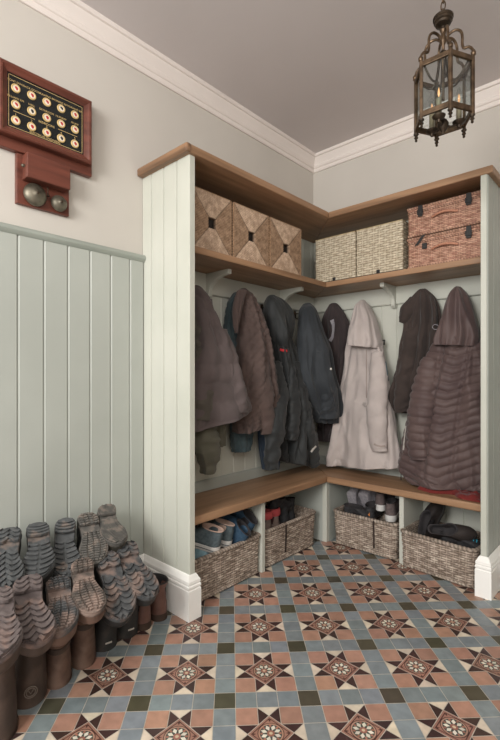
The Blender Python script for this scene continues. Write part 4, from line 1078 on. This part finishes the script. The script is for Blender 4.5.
part('collar', c, sleeve('B', [(415, 298, 5), (408, 309, 7), (404, 318, 5), (402, 323, 3)], .13, seed=21, fold=.004), UMBER)
part('toggle', c, MB().tube([tuple(at(435.5+3*cos(t), 327+2.5*sin(t), 'y', -.17)) for t in np.linspace(0, 2*pi, 14)], .0025, 6), MATS['grey_fabric'], 'small grey cord ring')
c = coat('padded_coat', 'mauve-brown hooded padded coat with horizontal quilting, beside the right end panel', 'coat', 'B', (459, 290), .13)
bo = part('body', c, garment('B', [(438, 336, 477, 336), (430, 350, 484, 347), (422, 370, 487, 370), (414, 395, 488, 395), (407, 425, 488, 425), (402, 450, 488, 450), (401, 468, 487, 477), (414, 481, 485, 490)], .17, .115, nrows=190, n=150, seed=22, folds=(.016, 4), quilt=('chev', .052, .017, .35), exp_=.75), PUFF)
sl = part('sleeve', c, sleeve('B', [(431, 358, 8), (425, 385, 11), (421, 415, 12), (419, 442, 11), (420, 459, 9)], .265, seed=23, fold=.004, quilt=(.052, .014), rows=120), PUFF)
hd = part('hood', c, garment('B', [(455, 289, 463, 288), (450, 295, 468, 294), (446, 306, 472, 304), (442, 322, 476, 320), (437, 338, 480, 336), (437, 345, 478, 346)], .17, .105, nrows=60, seed=24, folds=(.02, 5), btop=.7), PUFF)
strip('front_zip', c, [bo], [(406.5, 418), (406, 426), (405, 434), (404.2, 442), (403.5, 450)], .012, CREAMT, label='pale zip edge')
part('zip_pull', c, MB().tube([tuple(at(401, 470, 'y', -.16)), tuple(at(401, 480, 'y', -.16))], .003, 6), DARK)

# red cloth lying on the bench under the padded coat
def redcloth():
    mb = MB(); nu, nv = 60, 40; vs = []
    a = at(426, 482, 'z', .478); b = at(484, 496, 'z', .478)
    x0, x1, y0, y1 = .98, 1.37, -.335, -.10
    for j in range(nv+1):
        for i in range(nu+1):
            u, v = i/nu, j/nv
            e = min(1, u/.12, (1-u)/.12, v/.15, (1-v)/.15)
            wob = .03*noise.noise((u*3, v*3, 9))
            hgt = (.028+.022*noise.noise((u*5, v*4, 3))+.012*noise.noise((u*12, v*9, 1)))*max(0, e)**.6
            vs.append((x0+(x1-x0)*u+wob*.6+.02*noise.noise((v*4, 1, 2)), y0+(y1-y0)*v+wob+.03*(noise.noise((u*5, 7, 2)))+.05*(1-u)*(1-v), .4795+max(0, hgt)))
    n = nu+1
    mb.add(vs, [(j*n+i, j*n+i+1, (j+1)*n+i+1, (j+1)*n+i) for j in range(nv) for i in range(nu)])
    o = obj('red_cloth', mb, cloth('red_cloth', (96, 32, 30), (118, 42, 38)), smooth=True, angle=180)
    tag(o, 'crumpled red cloth lying on the oak bench under the padded coat', 'cloth')
redcloth()

# ================================================================== LIGHT, CAMERA
def area(name, loc, tgt, sx, sy, power, color):
    l = bpy.data.lights.new(name, 'AREA'); l.shape = 'RECTANGLE'; l.size = sx; l.size_y = sy; l.energy = power; l.color = color
    o = bpy.data.objects.new(name, l); COL.objects.link(o); o.location = loc
    o.rotation_euler = (Vector(tgt)-Vector(loc)).to_track_quat('-Z', 'Y').to_euler()
    return o
area('door_light', (1.6, -4.9, 2.25), (.5, -1.2, .9), 1.0, 1.2, 100, (1.0, .98, .945))
area('fill_light', (2.9, -3.6, 2.5), (1.0, -.6, .9), 1.6, 1.0, 30, (1.0, .96, .92))  # weaker fill added from the right, not a lamp of the room
w = bpy.data.worlds.new('World'); bpy.context.scene.world = w; w.use_nodes = True
w.node_tree.nodes['Background'].inputs[0].default_value = (1.0, .982, .962, 1); w.node_tree.nodes['Background'].inputs[1].default_value = 1.45
sc = bpy.context.scene
sc.view_settings.view_transform = 'Standard'; sc.view_settings.look = 'None'; sc.view_settings.exposure = 0; sc.view_settings.gamma = 1
cam = bpy.data.cameras.new('Camera'); co = bpy.data.objects.new('Camera', cam); COL.objects.link(co)
cam.sensor_fit = 'HORIZONTAL'; cam.sensor_width = 36; cam.lens = F*36/500; cam.shift_y = (PY-370)/500; cam.clip_start = .05
co.location = (CX, CY, CH); co.rotation_euler = (pi/2, 0, YAW)
sc.camera = co
